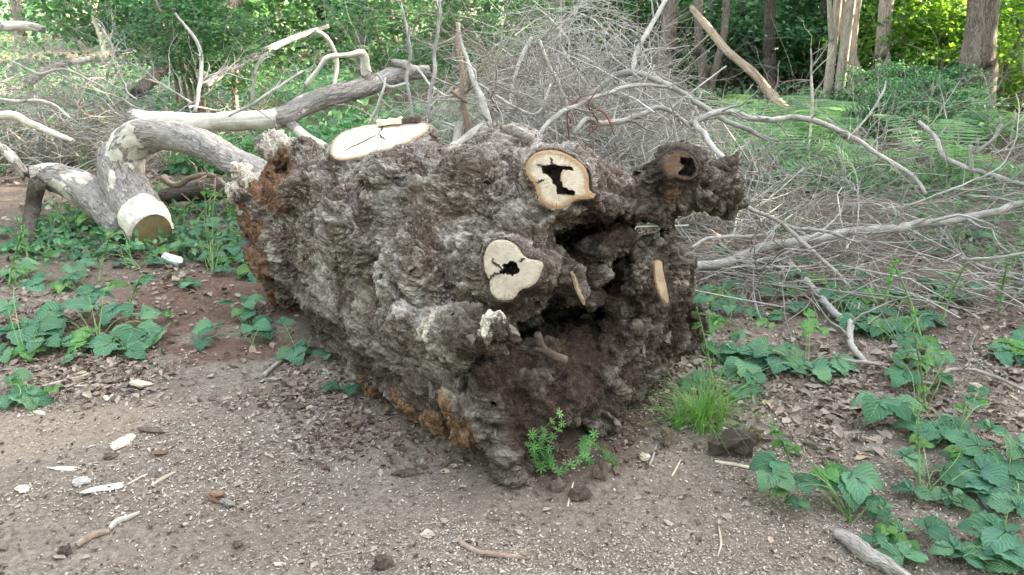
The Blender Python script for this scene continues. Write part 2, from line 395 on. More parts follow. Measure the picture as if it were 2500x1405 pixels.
# ------------------------------------------------------------------ the ground: one sheet, finer near the camera
def ground_z(x, y, fine=True):
    P = np.stack([np.asarray(x, float), np.asarray(y, float), np.zeros(np.shape(x))], 1)
    z = 0.030 * fbm(P * 0.9, 201, 3) + 0.10 * fbm(P * 0.13, 202, 2) * smooth01(P[:, 1], 4.5, 12)
    dx, dy = P[:, 0] - 0.35, P[:, 1] - 2.63; s = dx * 0.63 - dy * 0.7766; t = dx * 0.7766 + dy * 0.63      # earth heaped along the stump
    z = z + 0.075 * (1 - smooth01(np.hypot(np.clip(np.abs(s + 1.0) - 0.85, 0, None), np.clip(np.abs(t) - 0.12, 0, None)), 0.0, 0.55))
    if fine: z = z + 0.010 * fbm(P * 9, 203, 3) + 0.006 * fbm(P * 34, 204, 2)
    return z
def gz(x, y): return float(ground_z(np.array([x]), np.array([y]))[0])
def gpt(px, py):                             # point of the ground under a pixel
    p = gnd(px, py)
    for _ in range(3): p = gnd(px, py, gz(p[0], p[1]))
    return p
def build_ground():
    def axis(lo, hi, c, d0, grow):
        out = [c]; d = d0
        while out[-1] < hi: out.append(out[-1] + d * (1 + grow * abs(out[-1] - c)))
        o2 = [c]
        while o2[-1] > lo: o2.append(o2[-1] - d * (1 + grow * abs(o2[-1] - c)))
        return np.array(sorted(set(o2 + out)))
    xs = axis(-90, 90, 0.0, 0.022, 0.95); ys = axis(-25, 170, 2.3, 0.020, 0.95)
    X, Y = np.meshgrid(xs, ys, indexing='ij'); n, m = X.shape
    x, y = X.ravel(), Y.ravel(); z = ground_z(x, y)
    i = np.arange(n - 1)[:, None] * m; j = np.arange(m - 1)[None, :]
    Fq = np.stack([i + j, i + m + j, i + m + j + 1, i + j + 1], -1).reshape(-1, 4)
    def blob(lst):
        r = np.zeros(len(x))
        for px, py, rad, sq in lst:
            p = gnd(px, py); r = np.maximum(r, 1 - np.hypot(x - p[0], (y - p[1]) / sq) / rad)
        return np.clip(r, 0, 1)
    red = blob([(480, 745, 0.95, 0.8), (620, 740, 0.7, 0.8), (380, 780, 0.7, 0.7), (520, 850, 0.5, 0.6), (620, 850, 0.4, 0.6)])
    tan = blob([(140, 1040, 0.85, 0.5), (330, 1010, 0.5, 0.5), (150, 900, 0.5, 0.6), (60, 1100, 0.4, 0.5)])
    damp = blob([(1300, 1120, 0.34, 0.6), (1480, 1090, 0.36, 0.7), (1600, 1040, 0.25, 0.7), (1800, 1080, 0.16, 0.8)])
    pale = np.clip(1 - smooth01(y, 2.7, 4.2), 0, 1) * (1 - 0.8 * damp)
    moss = smooth01(y, 5.5, 9.5)
    brown = smooth01(y + 0.5 * (x - 0.9), 3.0, 4.6) * smooth01(x, 0.4, 1.2) + smooth01(y, 3.6, 4.6) * (x < -0.6)
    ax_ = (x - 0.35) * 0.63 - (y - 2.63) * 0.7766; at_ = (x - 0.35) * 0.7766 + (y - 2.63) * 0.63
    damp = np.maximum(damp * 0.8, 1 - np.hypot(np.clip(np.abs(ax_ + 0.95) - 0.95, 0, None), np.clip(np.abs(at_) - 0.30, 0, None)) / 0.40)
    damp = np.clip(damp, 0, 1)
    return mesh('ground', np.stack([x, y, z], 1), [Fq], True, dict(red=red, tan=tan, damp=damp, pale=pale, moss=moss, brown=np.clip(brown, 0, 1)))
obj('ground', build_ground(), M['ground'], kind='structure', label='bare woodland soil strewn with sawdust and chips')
# ------------------------------------------------------------------ the felled stump: one carved volume, meshed, then given bark
SO = np.array([0.35, 2.63, 0.0]); SA = np.array([0.63, -0.7766, 0.0]); SB = np.array([0.7766, 0.63, 0.0])
def to_loc(p):
    d = np.asarray(p, float) - SO; return np.array([d @ SA, d @ SB, d[2]])
def to_wld(q):
    q = np.asarray(q, float); return SO + q[..., 0:1] * SA + q[..., 1:2] * SB + q[..., 2:3] * np.array([0, 0, 1.0])
def Q(px, py, s):                            # the pixel's direction cut by the plane s metres along the log
    d = ray(px, py); k = (s - (CAMP - SO) @ SA) / (d @ SA); return to_loc(CAMP + d * k)
def Wl(px, py, y): return to_loc(aty(px, py, y))
BODY = [(-1.86, 0.02, 0.37, 0.33), (-1.6, 0.0, 0.40, 0.40), (-1.2, 0.0, 0.44, 0.455), (-0.7, 0.0, 0.46, 0.475), (-0.28, 0.0, 0.47, 0.475), (-0.08, 0.02, 0.46, 0.44)]
def rcone(P, a, ra, b, rb):
    a, b = np.asarray(a, np.float32), np.asarray(b, np.float32); ab = b - a
    h = np.clip(((P - a) @ ab) / (ab @ ab + 1e-9), 0, 1)
    return np.linalg.norm(P - a - h[..., None] * ab, axis=-1) - (ra + (rb - ra) * h)
END = 0.03
def body_sdf(p):
    return max(p[0] - END, min(float(rcone(np.asarray(p)[None], A[:3], A[3], B[:3], B[3])[0]) for A, B in zip(BODY[:-1], BODY[1:])))
def trace(px, py):                           # where the direction first meets the log's body
    d = norm(ray(px, py)); k = 1.2
    for _ in range(90):
        e = body_sdf(to_loc(CAMP + d * k))
        if e < 0.002 or k > 6: break
        k += e
    return CAMP + d * k

HV = 0.0100
GS = np.arange(-2.46, 0.34, HV, dtype=np.float32); GT = np.arange(-0.78, 0.80, HV, dtype=np.float32); GZ = np.arange(-0.10, 1.16, HV, dtype=np.float32)
FIELD = np.full((len(GS), len(GT), len(GZ)), 0.25, np.float32)
def region(lo, hi):
    sl = []
    for g, a, b in zip((GS, GT, GZ), lo, hi):
        i0, i1 = np.searchsorted(g, a), np.searchsorted(g, b)
        sl.append(slice(int(i0), int(max(i0, i1))))
    sl = tuple(sl)
    P = np.stack(np.meshgrid(GS[sl[0]], GT[sl[1]], GZ[sl[2]], indexing='ij'), -1)
    return sl, P
def smin(a, b, k):
    h = np.clip(0.5 + 0.5 * (b - a) / k, 0, 1); return b * (1 - h) + a * h - k * h * (1 - h)
def cheap(P, f, seed):                       # quick lumpy field
    x, y, z = P[..., 0] * f + seed, P[..., 1] * f + seed * 1.7, P[..., 2] * f + seed * 0.6
    return (np.sin(x + 1.3 * np.sin(y * 0.7)) * np.sin(y + 1.1 * np.sin(z * 0.8)) + 0.5 * np.sin(2.1 * z + x) * np.sin(1.9 * y + 2)) * 0.6
def add_cone(a, ra, b, rb, k=0.05, wob=0.0, seed=0):
    a, b = np.asarray(a), np.asarray(b); m = max(ra, rb) + k + 0.06
    sl, P = region(np.minimum(a, b) - m, np.maximum(a, b) + m)
    if P.size == 0: return
    d = rcone(P, a, ra, b, rb)
    if wob: d = d + wob * cheap(P, 21.0, seed)
    FIELD[sl] = smin(FIELD[sl], d, k)
def sub_cone(a, ra, b, rb, k=0.03, wob=0.0, seed=0):
    a, b = np.asarray(a), np.asarray(b); m = max(ra, rb) + k + 0.06
    sl, P = region(np.minimum(a, b) - m, np.maximum(a, b) + m)
    if P.size == 0: return
    d = rcone(P, a, ra, b, rb)
    if wob: d = d + wob * cheap(P, 26.0, seed)
    FIELD[sl] = -smin(-FIELD[sl], d, k)
def chain(pts, k=0.05, wob=0.0, seed=0, f=add_cone):
    for (a, ra), (b, rb) in zip(pts[:-1], pts[1:]): f(a, ra, b, rb, k, wob, seed)

def K(px, py, off=0.0):                      # off metres proud of the log's body, seen along the pixel
    return to_loc(trace(px, py) - norm(ray(px, py)) * off)
for A, B in zip(BODY[:-1], BODY[1:]): add_cone(A[:3], A[3], B[:3], B[3], 0.04)
_u = [(-1.80, -0.27, 0.17, 0.15), (-1.3, -0.34, 0.16, 0.18), (-0.8, -0.39, 0.16, 0.19), (-0.35, -0.42, 0.17, 0.17)]      # the flank sags to the ground
for A, B in zip(_u[:-1], _u[1:]): add_cone(A[:3], A[3], B[:3], B[3], 0.12)
# the root end is flat and tattered
_sl, _P = region((-0.5, -1, -1), (1, 1, 2))
FIELD[_sl] = -smin(-FIELD[_sl], -(_P[..., 0] - END), 0.05)
# underside resting on the ground, belly bulges of the flank
for (px, py, r) in [(900, 560, 0.22), (760, 470, 0.16), (1060, 680, 0.2), (1180, 480, 0.2),
                    (985, 460, 0.17), (720, 640, 0.14), (1230, 400, 0.15)]:
    q = K(px, py, 0.045 - r); add_cone(q, r, q + np.array([0.05, 0, 0.02]), r * 0.9, 0.07)
# deep seams between the swellings of the flank, traced on the swollen surface
def trace_f(px, py):
    d = norm(ray(px, py)); k = 1.2
    while k < 6:
        q = to_loc(CAMP + d * k); ii = [int(round((v - g0[0]) / HV)) for v, g0 in zip(q, (GS, GT, GZ))]
        if all(0 <= a < n for a, n in zip(ii, FIELD.shape)) and FIELD[tuple(ii)] < 0: break
        k += 0.006
    return to_loc(CAMP + d * k)
for pl, r in [([(852, 400), (862, 470), (890, 540), (905, 600), (912, 660), (925, 740), (960, 790)], 0.022), ([(1255, 480), (1170, 540), (1140, 610), (1110, 650)], 0.024), ([(1090, 640), (1105, 720), (1140, 765)], 0.026),
              ([(770, 500), (760, 560), (790, 640), (830, 740)], 0.020), ([(1010, 410), (960, 455), (880, 470)], 0.022), ([(720, 520), (708, 600), (722, 680), (745, 740)], 0.026), ([(1240, 385), (1270, 430), (1285, 480)], 0.022)]:
    chain([(trace_f(*p), r) for p in pl], 0.03, 0.010, 5, sub_cone)
# big root arm at the upper right
chain([(Q(1400, 470, -0.22), 0.17), (Q(1500, 484, -0.12), 0.105), (Q(1610, 470, -0.06), 0.084), (Q(1700, 456, 0.0), 0.074), (Q(1766, 452, 0.02), 0.066)], 0.04, 0.02, 9)
add_cone(Q(1600, 440, -0.02), 0.07, Q(1660, 410, 0.03), 0.072, 0.03, 0.015, 2)
chain([(Q(1750, 430, 0.02), 0.05), (Q(1776, 408, 0.03), 0.028), (Q(1800, 380, 0.04), 0.010)], 0.02)
chain([(Q(1752, 478, 0.02), 0.05), (Q(1788, 492, 0.03), 0.020), (Q(1826, 497, 0.04), 0.009)], 0.02)
chain([(Q(1740, 490, 0.02), 0.045), (Q(1770, 508, 0.03), 0.030), (Q(1786, 522, 0.03), 0.014)], 0.02)
chain([(Q(1760, 450, 0.02), 0.04), (Q(1790, 445, 0.03), 0.022), (Q(1804, 440, 0.03), 0.010)], 0.02)
# lobes of the right side of the root plate
chain([(Q(1560, 660, -0.24), 0.15), (Q(1630, 640, -0.18), 0.085), (Q(1640, 680, -0.16), 0.08)], 0.05, 0.03, 11)
chain([(Q(1570, 720, -0.12), 0.13), (Q(1605, 690, -0.03), 0.075)], 0.05, 0.03, 12)
chain([(Q(1590, 800, -0.16), 0.16), (Q(1638, 800, -0.12), 0.11), (Q(1645, 850, -0.12), 0.06)], 0.05, 0.05, 13)
chain([(Q(1640, 800, -0.10), 0.08), (Q(1690, 800, -0.07), 0.035), (Q(1710, 748, -0.05), 0.010)], 0.03, 0.02, 14)
chain([(Q(1720, 930, 0.14), 0.12), (Q(1700, 920, -0.12), 0.13), (Q(1680, 900, -0.42), 0.15)], 0.05, 0.03, 50, sub_cone)
chain([(Q(1660, 1010, 0.14), 0.10), (Q(1650, 1000, -0.14), 0.11), (Q(1640, 970, -0.4), 0.12)], 0.05, 0.03, 51, sub_cone)
chain([(Q(1530, 880, -0.14), 0.10), (Q(1545, 940, -0.10), 0.07), (Q(1540, 1000, -0.06), 0.045)], 0.05, 0.04, 15)
# soil and rotten wood filling the lower front
chain([(Q(1230, 920, -0.14), 0.16), (Q(1320, 960, -0.10), 0.17), (Q(1420, 960, -0.10), 0.15), (Q(1490, 940, -0.12), 0.12)], 0.07, 0.06, 16)
chain([(Q(1200, 1010, -0.10), 0.10), (Q(1300, 1030, -0.02), 0.085), (Q(1430, 1020, -0.05), 0.085), (Q(1510, 1000, -0.1), 0.06)], 0.05, 0.05, 17)
# root knobs on the lower left of the plate
chain([(K(1130, 752, 0.03), 0.045), (K(1230, 778, 0.02), 0.06), (K(1320, 800, 0.0), 0.06)], 0.03, 0.02, 47, sub_cone)
chain([(K(930, 850, 0.04), 0.04), (K(1030, 880, 0.03), 0.06), (K(1180, 900, 0.0), 0.06)], 0.03, 0.02, 48, sub_cone)
chain([(K(1080, 800, -0.02), 0.10), (K(1015, 792, 0.15), 0.070), (K(950, 776, 0.21), 0.042)], 0.025, 0.02, 18)
chain([(K(1080, 810, 0.0), 0.10), (K(1150, 812, 0.20), 0.066), (K(1222, 816, 0.28), 0.052)], 0.025, 0.02, 19)
chain([(K(1100, 900, -0.06), 0.11), (K(1112, 950, 0.08), 0.065), (K(1122, 985, 0.15), 0.056)], 0.04, 0.03, 20)
chain([(Q(1120, 985, -0.16), 0.07), (Q(1130, 1050, -0.13), 0.05), (Q(1145, 1090, -0.11), 0.016)], 0.03, 0.03, 21)
chain([(Q(1205, 1000, -0.08), 0.09), (Q(1232, 1085, -0.02), 0.062), (Q(1242, 1148, 0.02), 0.060)], 0.04, 0.03, 22)
# rotten, splintered left end
chain([(Q(598, 425, -2.16), 0.050), (Q(640, 500, -2.10), 0.10), (Q(668, 610, -2.02), 0.11), (Q(705, 715, -1.95), 0.07)], 0.06, 0.05, 23)
chain([(Q(690, 520, -2.0), 0.13), (Q(705, 610, -1.93), 0.13), (Q(728, 700, -1.85), 0.11)], 0.06, 0.04, 29)
chain([(Q(572, 462, -2.16), 0.048), (Q(578, 490, -2.14), 0.042), (Q(640, 520, -2.1), 0.07)], 0.03, 0.05, 24)
chain([(Q(700, 470, -2.04), 0.14), (Q(730, 430, -1.98), 0.11)], 0.06, 0.06, 25)
chain([(Q(655, 362, -2.30), 0.055), (Q(690, 372, -2.2), 0.08), (Q(735, 400, -2.02), 0.10)], 0.05, 0.05, 26)
sub_cone(Q(682, 428, -1.80), 0.045, Q(695, 405, -2.05), 0.05, 0.03, 0.02, 27)
# hollows of the root plate
sub_cone(Q(1385, 800, 0.12), 0.17, Q(1410, 775, -0.30), 0.17, 0.04, 0.06, 30)
sub_cone(Q(1285, 805, 0.10), 0.11, Q(1320, 785, -0.22), 0.13, 0.04, 0.05, 33)
sub_cone(Q(1480, 775, 0.05), 0.08, Q(1480, 770, -0.24), 0.13, 0.03, 0.05, 34)
sub_cone(Q(1430, 612, 0.12), 0.11, Q(1420, 600, -0.36), 0.12, 0.03, 0.04, 31)
sub_cone(Q(1520, 588, 0.14), 0.075, Q(1530, 580, -0.30), 0.085, 0.03, 0.04, 35)
sub_cone(Q(1600, 572, 0.14), 0.046, Q(1585, 562, -0.22), 0.06, 0.02, 0.02, 36)
sub_cone(Q(1690, 578, 0.16), 0.062, Q(1680, 572, -0.34), 0.09, 0.02, 0.02, 52)
sub_cone(Q(1740, 600, 0.16), 0.060, Q(1740, 590, -0.34), 0.09, 0.02, 0.02, 53)
sub_cone(Q(1490, 685, 0.12), 0.06, Q(1480, 680, -0.24), 0.09, 0.03, 0.03, 32)
sub_cone(Q(1215, 985, 0.12), 0.03, Q(1200, 985, -0.10), 0.035, 0.02, 0.03, 37)
sub_cone(Q(1370, 1070, 0.14), 0.05, Q(1430, 1075, -0.25), 0.07, 0.02, 0.02, 38)
# ribs of old root wood crossing the hollow
chain([(Q(1380, 650, -0.20), 0.03), (Q(1440, 612, -0.09), 0.042), (Q(1510, 588, -0.04), 0.045), (Q(1570, 592, -0.06), 0.03)], 0.025, 0.03, 40)
chain([(Q(1390, 680, -0.14), 0.04), (Q(1460, 662, -0.06), 0.026), (Q(1530, 640, -0.07), 0.03), (Q(1580, 650, -0.1), 0.05)], 0.02, 0.03, 41)
chain([(Q(1330, 670, -0.12), 0.07), (Q(1385, 690, -0.03), 0.050), (Q(1412, 712, 0.0), 0.036)], 0.03, 0.02, 42)
chain([(Q(1440, 722, -0.10), 0.05), (Q(1510, 738, -0.08), 0.045), (Q(1560, 740, -0.08), 0.07)], 0.03, 0.04, 43)
chain([(Q(1530, 800, -0.08), 0.035), (Q(1500, 860, -0.04), 0.026), (Q(1530, 930, -0.03), 0.022)], 0.03, 0.03, 44)
chain([(Q(1540, 770, -0.10), 0.06), (Q(1565, 830, -0.06), 0.05), (Q(1550, 900, -0.06), 0.04)], 0.03, 0.04, 45)
sub_cone(Q(1300, 560, 0.05), 0.05, Q(1400, 570, -0.1), 0.07, 0.03, 0.03, 49)
# soil slope inside the big hollow
chain([(Q(1310, 900, -0.12), 0.10), (Q(1420, 895, -0.12), 0.115), (Q(1480, 885, -0.16), 0.10)], 0.05, 0.04, 46)
chain([(Q(1330, 858, -0.22), 0.08), (Q(1410, 850, -0.22), 0.10), (Q(1470, 850, -0.26), 0.09)], 0.05, 0.04, 54)
for _k, (_x, _y, _x2, _y2) in enumerate([(1470, 790, 1495, 880), (1500, 770, 1520, 850), (1555, 760, 1590, 850), (1600, 740, 1640, 830), (1575, 850, 1585, 930), (1260, 860, 1240, 960), (1200, 870, 1170, 960)]):
    chain([(Q(_x, _y, -0.10), 0.026), (Q((_x + _x2) / 2, (_y + _y2) / 2, -0.05), 0.030), (Q(_x2, _y2, -0.05), 0.014)], 0.018, 0.02, 60 + _k)

# sawn branch stubs: the outline of each cut, on a plane of its own
class Cut:
    def __init__(s, outline, hole, centre, normal, depth, flare, inset=0.010):
        s.c = np.asarray(centre, float); s.n = norm(normal)
        up = np.array([0, 0, 1.0]); s.x = norm(np.cross(up, s.n)); s.y = np.cross(s.n, s.x)
        def pr(px, py):
            d = ray(px, py); k = ((s.c - CAMP) @ s.n) / (d @ s.n); q = CAMP + d * k - s.c
            return (q @ s.x, q @ s.y)
        s.poly = resample(np.array([pr(*p) + (0,) for p in outline + outline[:1]]), 41)[:-1, :2]
        s.hole = resample(np.array([pr(*p) + (0,) for p in hole + hole[:1]]), 45)[:-1, :2] if hole else None
        if hole: s.hole = s.hole + np.random.default_rng(len(outline)).normal(size=s.hole.shape) * 0.0022
        s.depth, s.flare, s.inset = depth, flare, inset
    def local(s, Pw):
        d = Pw - s.c; return np.stack([d @ s.x, d @ s.y, d @ s.n], -1)
def poly_sdf(P, poly):
    P = np.asarray(P, np.float32); shp = P.shape[:-1]; P = P.reshape(-1, 2); poly = np.asarray(poly, np.float32)
    d = np.full(len(P), 1e9, np.float32); ins = np.zeros(len(P), bool)
    for i in range(len(poly)):
        a, b = poly[i], poly[(i + 1) % len(poly)]; e = b - a; w = P - a
        h = np.clip((w @ e) / (e @ e + 1e-12), 0, 1)
        q = w - h[:, None] * e; d = np.minimum(d, (q * q).sum(1))
        cnd = (a[1] > P[:, 1]) != (b[1] > P[:, 1])
        ins ^= cnd & (P[:, 0] < (b[0] - a[0]) * (P[:, 1] - a[1]) / (b[1] - a[1] + 1e-12) + a[0])
    d = np.sqrt(d); return np.where(ins, -d, d).reshape(shp)
def proud(px, py, off): return trace(px, py) - norm(ray(px, py)) * off
CUTS = {
 'top': Cut([(806, 375), (812, 347), (835, 324), (880, 309), (930, 302), (985, 297), (1022, 297), (1047, 306), (1040, 323), (1005, 344), (960, 362), (900, 379), (850, 389), (820, 389)],
            None, aty(925, 345, 3.80), (-0.12, -0.36, 0.92), 0.20, 0.55),
 'upper': Cut([(1284, 402), (1297, 381), (1325, 368), (1360, 368), (1400, 385), (1425, 405), (1437, 430), (1438, 455), (1442, 471), (1456, 470), (1450, 484), (1425, 487), (1400, 492), (1375, 509), (1350, 510), (1325, 498), (1312, 480), (1305, 452), (1290, 435), (1283, 416)],
            [(1323, 407), (1348, 402), (1396, 409), (1397, 414), (1374, 415), (1368, 432), (1373, 450), (1378, 458), (1402, 469), (1400, 477), (1365, 475), (1358, 460), (1347, 438), (1330, 422)],
            proud(1362, 442, 0.17), (-0.10, -0.93, 0.35), 0.36, 0.16),
 'lower': Cut([(1180, 628), (1190, 602), (1205, 588), (1235, 586), (1262, 600), (1275, 620), (1290, 632), (1326, 640), (1322, 665), (1310, 690), (1290, 703), (1270, 708), (1262, 722), (1245, 733), (1220, 733), (1203, 722), (1195, 705), (1195, 685), (1183, 660)],
            [(1233, 645), (1250, 637), (1266, 648), (1268, 668), (1252, 672), (1236, 670), (1219, 668), (1226, 656)],
            proud(1248, 660, 0.16), (-0.15, -0.93, 0.33), 0.34, 0.18),
 'arm': Cut([(1613, 412), (1616, 388), (1632, 372), (1655, 365), (1680, 372), (1698, 388), (1706, 410), (1700, 432), (1678, 440), (1650, 434), (1628, 432)],
            [(1662, 384), (1688, 386), (1700, 408), (1690, 431), (1662, 430), (1655, 421), (1668, 408), (1660, 398)], to_wld(Q(1660, 404, 0.10)), (-0.22, -0.95, 0.20), 0.2, 0.15, 0.005),
 'side': Cut([(1594, 640), (1604, 634), (1617, 640), (1620, 665), (1628, 700), (1634, 730), (1629, 745), (1617, 735), (1604, 712), (1597, 680)],
            None, to_wld(Q(1612, 690, 0.045)), (0.62, -0.76, 0.05), 0.25, 0.25, 0.006),
 'flap': Cut([(1392, 664), (1400, 664), (1412, 690), (1420, 715), (1430, 738), (1426, 746), (1414, 728), (1402, 700)],
            None, to_wld(Q(1410, 705, 0.085)), (0.66, -0.74, 0.1), 0.12, 0.30, 0.004),
}
for nm, c in CUTS.items():
    rad = np.abs(c.poly).max() + c.flare * c.depth + 0.03
    ctr = to_loc(c.c); back = to_loc(c.c - c.n * c.depth)
    sl, P = region(np.minimum(ctr, back) - rad, np.maximum(ctr, back) + rad)
    L3 = c.local(to_wld(P))
    # push the tested point outwards so the stub widens into the log
    dep = np.clip(-L3[..., 2], 0, None)
    d2 = poly_sdf(L3[..., :2], c.poly) - c.inset - c.flare * dep * np.clip(dep / c.depth, 0, 1)
    d = np.maximum(np.maximum(d2, L3[..., 2]), -L3[..., 2] - c.depth).astype(np.float32)
    d = np.where(L3[..., 2] > 0.012, np.maximum(d, L3[..., 2]), d)
    F0 = FIELD[sl]
    # nothing may stand in front of the saw cut
    clear = np.maximum(np.maximum(d2 - 0.012, -(L3[..., 2] - 0.0)), L3[..., 2] - 0.30)
    F0 = np.maximum(F0, -clear)
    F0 = smin(F0, d, 0.035 if nm != 'flap' else 0.012)
    F0 = np.maximum(F0, -clear)
    if c.hole is not None:
        hd = np.maximum(poly_sdf(L3[..., :2], c.hole) - 0.006, -L3[..., 2] - 0.13)
        F0 = np.maximum(F0, -hd)
    FIELD[sl] = F0.astype(np.float32)

def surface_nets(F, gs, gt, gz):
    nx, ny, nz = F.shape; ins = F < 0
    c = np.zeros((nx - 1, ny - 1, nz - 1), np.uint8)
    for dx in (0, 1):
        for dy in (0, 1):
            for dz in (0, 1): c += ins[dx:nx - 1 + dx, dy:ny - 1 + dy, dz:nz - 1 + dz]
    act = (c > 0) & (c < 8); ids = np.full(act.shape, -1, np.int32)
    I = np.argwhere(act); ids[act] = np.arange(len(I))
    acc = np.zeros((len(I), 3)); cnt = np.zeros(len(I))
    for ax in range(3):
        o1, o2 = [k for k in range(3) if k != ax]
        for a in (0, 1):
            for b in (0, 1):
                p0 = I.copy(); p0[:, o1] += a; p0[:, o2] += b; p1 = p0.copy(); p1[:, ax] += 1
                f0, f1 = F[p0[:, 0], p0[:, 1], p0[:, 2]], F[p1[:, 0], p1[:, 1], p1[:, 2]]
                m = (f0 < 0) != (f1 < 0); t = np.where(m, f0 / (f0 - f1 + 1e-12), 0)
                q = p0.astype(float); q[:, ax] += t; acc[m] += q[m]; cnt[m] += 1
    V = acc / np.maximum(cnt, 1)[:, None]
    V = np.stack([gs[0] + V[:, 0] * HV, gt[0] + V[:, 1] * HV, gz[0] + V[:, 2] * HV], 1)
    faces = []
    for ax in range(3):
        o1, o2 = [(1, 2), (2, 0), (0, 1)][ax]
        s0 = [slice(None)] * 3; s1 = [slice(None)] * 3; s0[ax] = slice(0, -1); s1[ax] = slice(1, None)
        ch = ins[tuple(s0)] != ins[tuple(s1)]
        E = np.argwhere(ch); E = E[(E[:, o1] > 0) & (E[:, o2] > 0) & (E[:, o1] < F.shape[o1] - 1) & (E[:, o2] < F.shape[o2] - 1)]
        neg = ins[E[:, 0], E[:, 1], E[:, 2]]
        def cid(d1, d2):
            p = E.copy(); p[:, o1] += d1; p[:, o2] += d2; return ids[p[:, 0], p[:, 1], p[:, 2]]
        q = np.stack([cid(-1, -1), cid(0, -1), cid(0, 0), cid(-1, 0)], 1)
        q[~neg] = q[~neg][:, ::-1]; faces.append(q)
    return V, np.concatenate(faces)
SV, SF = surface_nets(FIELD, GS, GT, GZ)
# keep the largest connected shell only
def biggest(V, Fq):
    lab = np.arange(len(V))
    for _ in range(400):
        m = lab[Fq].min(1); new = lab.copy(); np.minimum.at(new, Fq.ravel(), np.repeat(m, 4)); new = new[new]
        if (new == lab).all(): break
        lab = new
    u, n = np.unique(lab, return_counts=True); keep = lab == u[n.argmax()]
    re = np.cumsum(keep) - 1
    return V[keep], re[Fq[keep[Fq].all(1)]]
SV, SF = biggest(SV, SF)
def subdivide(V, Fq):
    e = np.concatenate([Fq[:, [0, 1]], Fq[:, [1, 2]], Fq[:, [2, 3]], Fq[:, [3, 0]]]); es = np.sort(e, 1)
    key = es[:, 0].astype(np.int64) * len(V) + es[:, 1]; u, fi, inv = np.unique(key, return_index=True, return_inverse=True)
    em = V[es[fi]].mean(1); fm = V[Fq].mean(1); n = len(Fq); o = len(V); f0 = o + len(u)
    ei = (inv.ravel() + o).reshape(4, n); fc = f0 + np.arange(n)
    # soften the old corners a little
    fr = Fq.ravel(); acc = np.stack([np.bincount(fr, np.repeat(fm[:, c], 4), len(V)) for c in range(3)], 1); cn = np.bincount(fr, minlength=len(V))
    Vo = V * 0.6 + 0.4 * acc / np.maximum(cn, 1)[:, None]
    q = [np.stack([Fq[:, k], ei[k], fc, ei[(k + 3) % 4]], 1) for k in range(4)]
    return np.vstack([Vo, em, fm]), np.concatenate(q)
def vnormals(V, Fq):
    n = np.cross(V[Fq[:, 2]] - V[Fq[:, 0]], V[Fq[:, 3]] - V[Fq[:, 1]])
    a = np.stack([np.bincount(Fq.ravel(), np.repeat(n[:, c], 4), len(V)) for c in range(3)], 1)
    return a / (np.linalg.norm(a, axis=1)[:, None] + 1e-12)
SV, SF = subdivide(SV, SF)
SVw = to_wld(SV)
# what each place of the surface is made of
def blobs(lst, Pw, seed):
    nz = fbm(Pw * 14.0, seed, 3); r = np.zeros(len(Pw))
    for c, rad in lst:
        d = np.linalg.norm(Pw - np.asarray(c), axis=1); r = np.maximum(r, 1 - d / rad)
    return np.clip(r + 0.35 * nz * (r > -0.5), 0, 1)
def Sp(px, py, s): return to_wld(Q(px, py, s))
def Tp(px, py, off=0.0): return trace(px, py) - norm(ray(px, py)) * off
rot_l = [(Sp(690, 450, -2.0), 0.26), (Sp(640, 540, -2.08), 0.22), (Sp(665, 640, -2.0), 0.20), (Tp(718, 600), 0.10), (Tp(714, 680), 0.12), (Tp(735, 730), 0.10), (Sp(700, 735, -1.9), 0.16),
         (to_wld(np.array([-0.75, -0.54, 0.08])), 0.10), (to_wld(np.array([-0.50, -0.57, 0.07])), 0.12), (to_wld(np.array([-0.30, -0.58, 0.10])), 0.10), (Sp(1060, 990, -0.2), 0.10), (Sp(1130, 1050, -0.12), 0.09), (Sp(1640, 470, 0.04), 0.05), (Sp(1500, 740, -0.03), 0.07), (Tp(1200, 812, 0.1), 0.04), (Tp(930, 480), 0.06)]
pale_l = [(Sp(600, 425, -2.14), 0.15), (Sp(628, 490, -2.14), 0.16), (Sp(650, 600, -2.08), 0.09), (Sp(572, 470, -2.15), 0.08), (Sp(685, 355, -2.22), 0.16), (Tp(1122, 985, 0.17), 0.11), (Tp(1065, 795, 0.16), 0.09), (Tp(1205, 805, 0.30), 0.07),
          (Sp(1515, 800, -0.05), 0.05), (Sp(1695, 790, -0.06), 0.07), (Sp(1555, 1000, -0.04), 0.05), (Sp(640, 560, -2.1), 0.09)]
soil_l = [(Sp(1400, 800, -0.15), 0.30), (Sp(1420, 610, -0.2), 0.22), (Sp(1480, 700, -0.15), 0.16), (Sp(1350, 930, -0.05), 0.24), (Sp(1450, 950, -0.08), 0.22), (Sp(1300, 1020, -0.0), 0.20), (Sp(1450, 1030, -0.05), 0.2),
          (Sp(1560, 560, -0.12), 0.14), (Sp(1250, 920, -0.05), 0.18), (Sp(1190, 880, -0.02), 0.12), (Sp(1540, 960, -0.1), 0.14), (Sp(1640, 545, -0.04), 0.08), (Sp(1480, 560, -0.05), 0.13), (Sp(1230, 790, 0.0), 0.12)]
mk_rot, mk_pale, mk_soil = blobs(rot_l, SVw, 61), blobs(pale_l, SVw, 62), blobs(soil_l, SVw, 63)
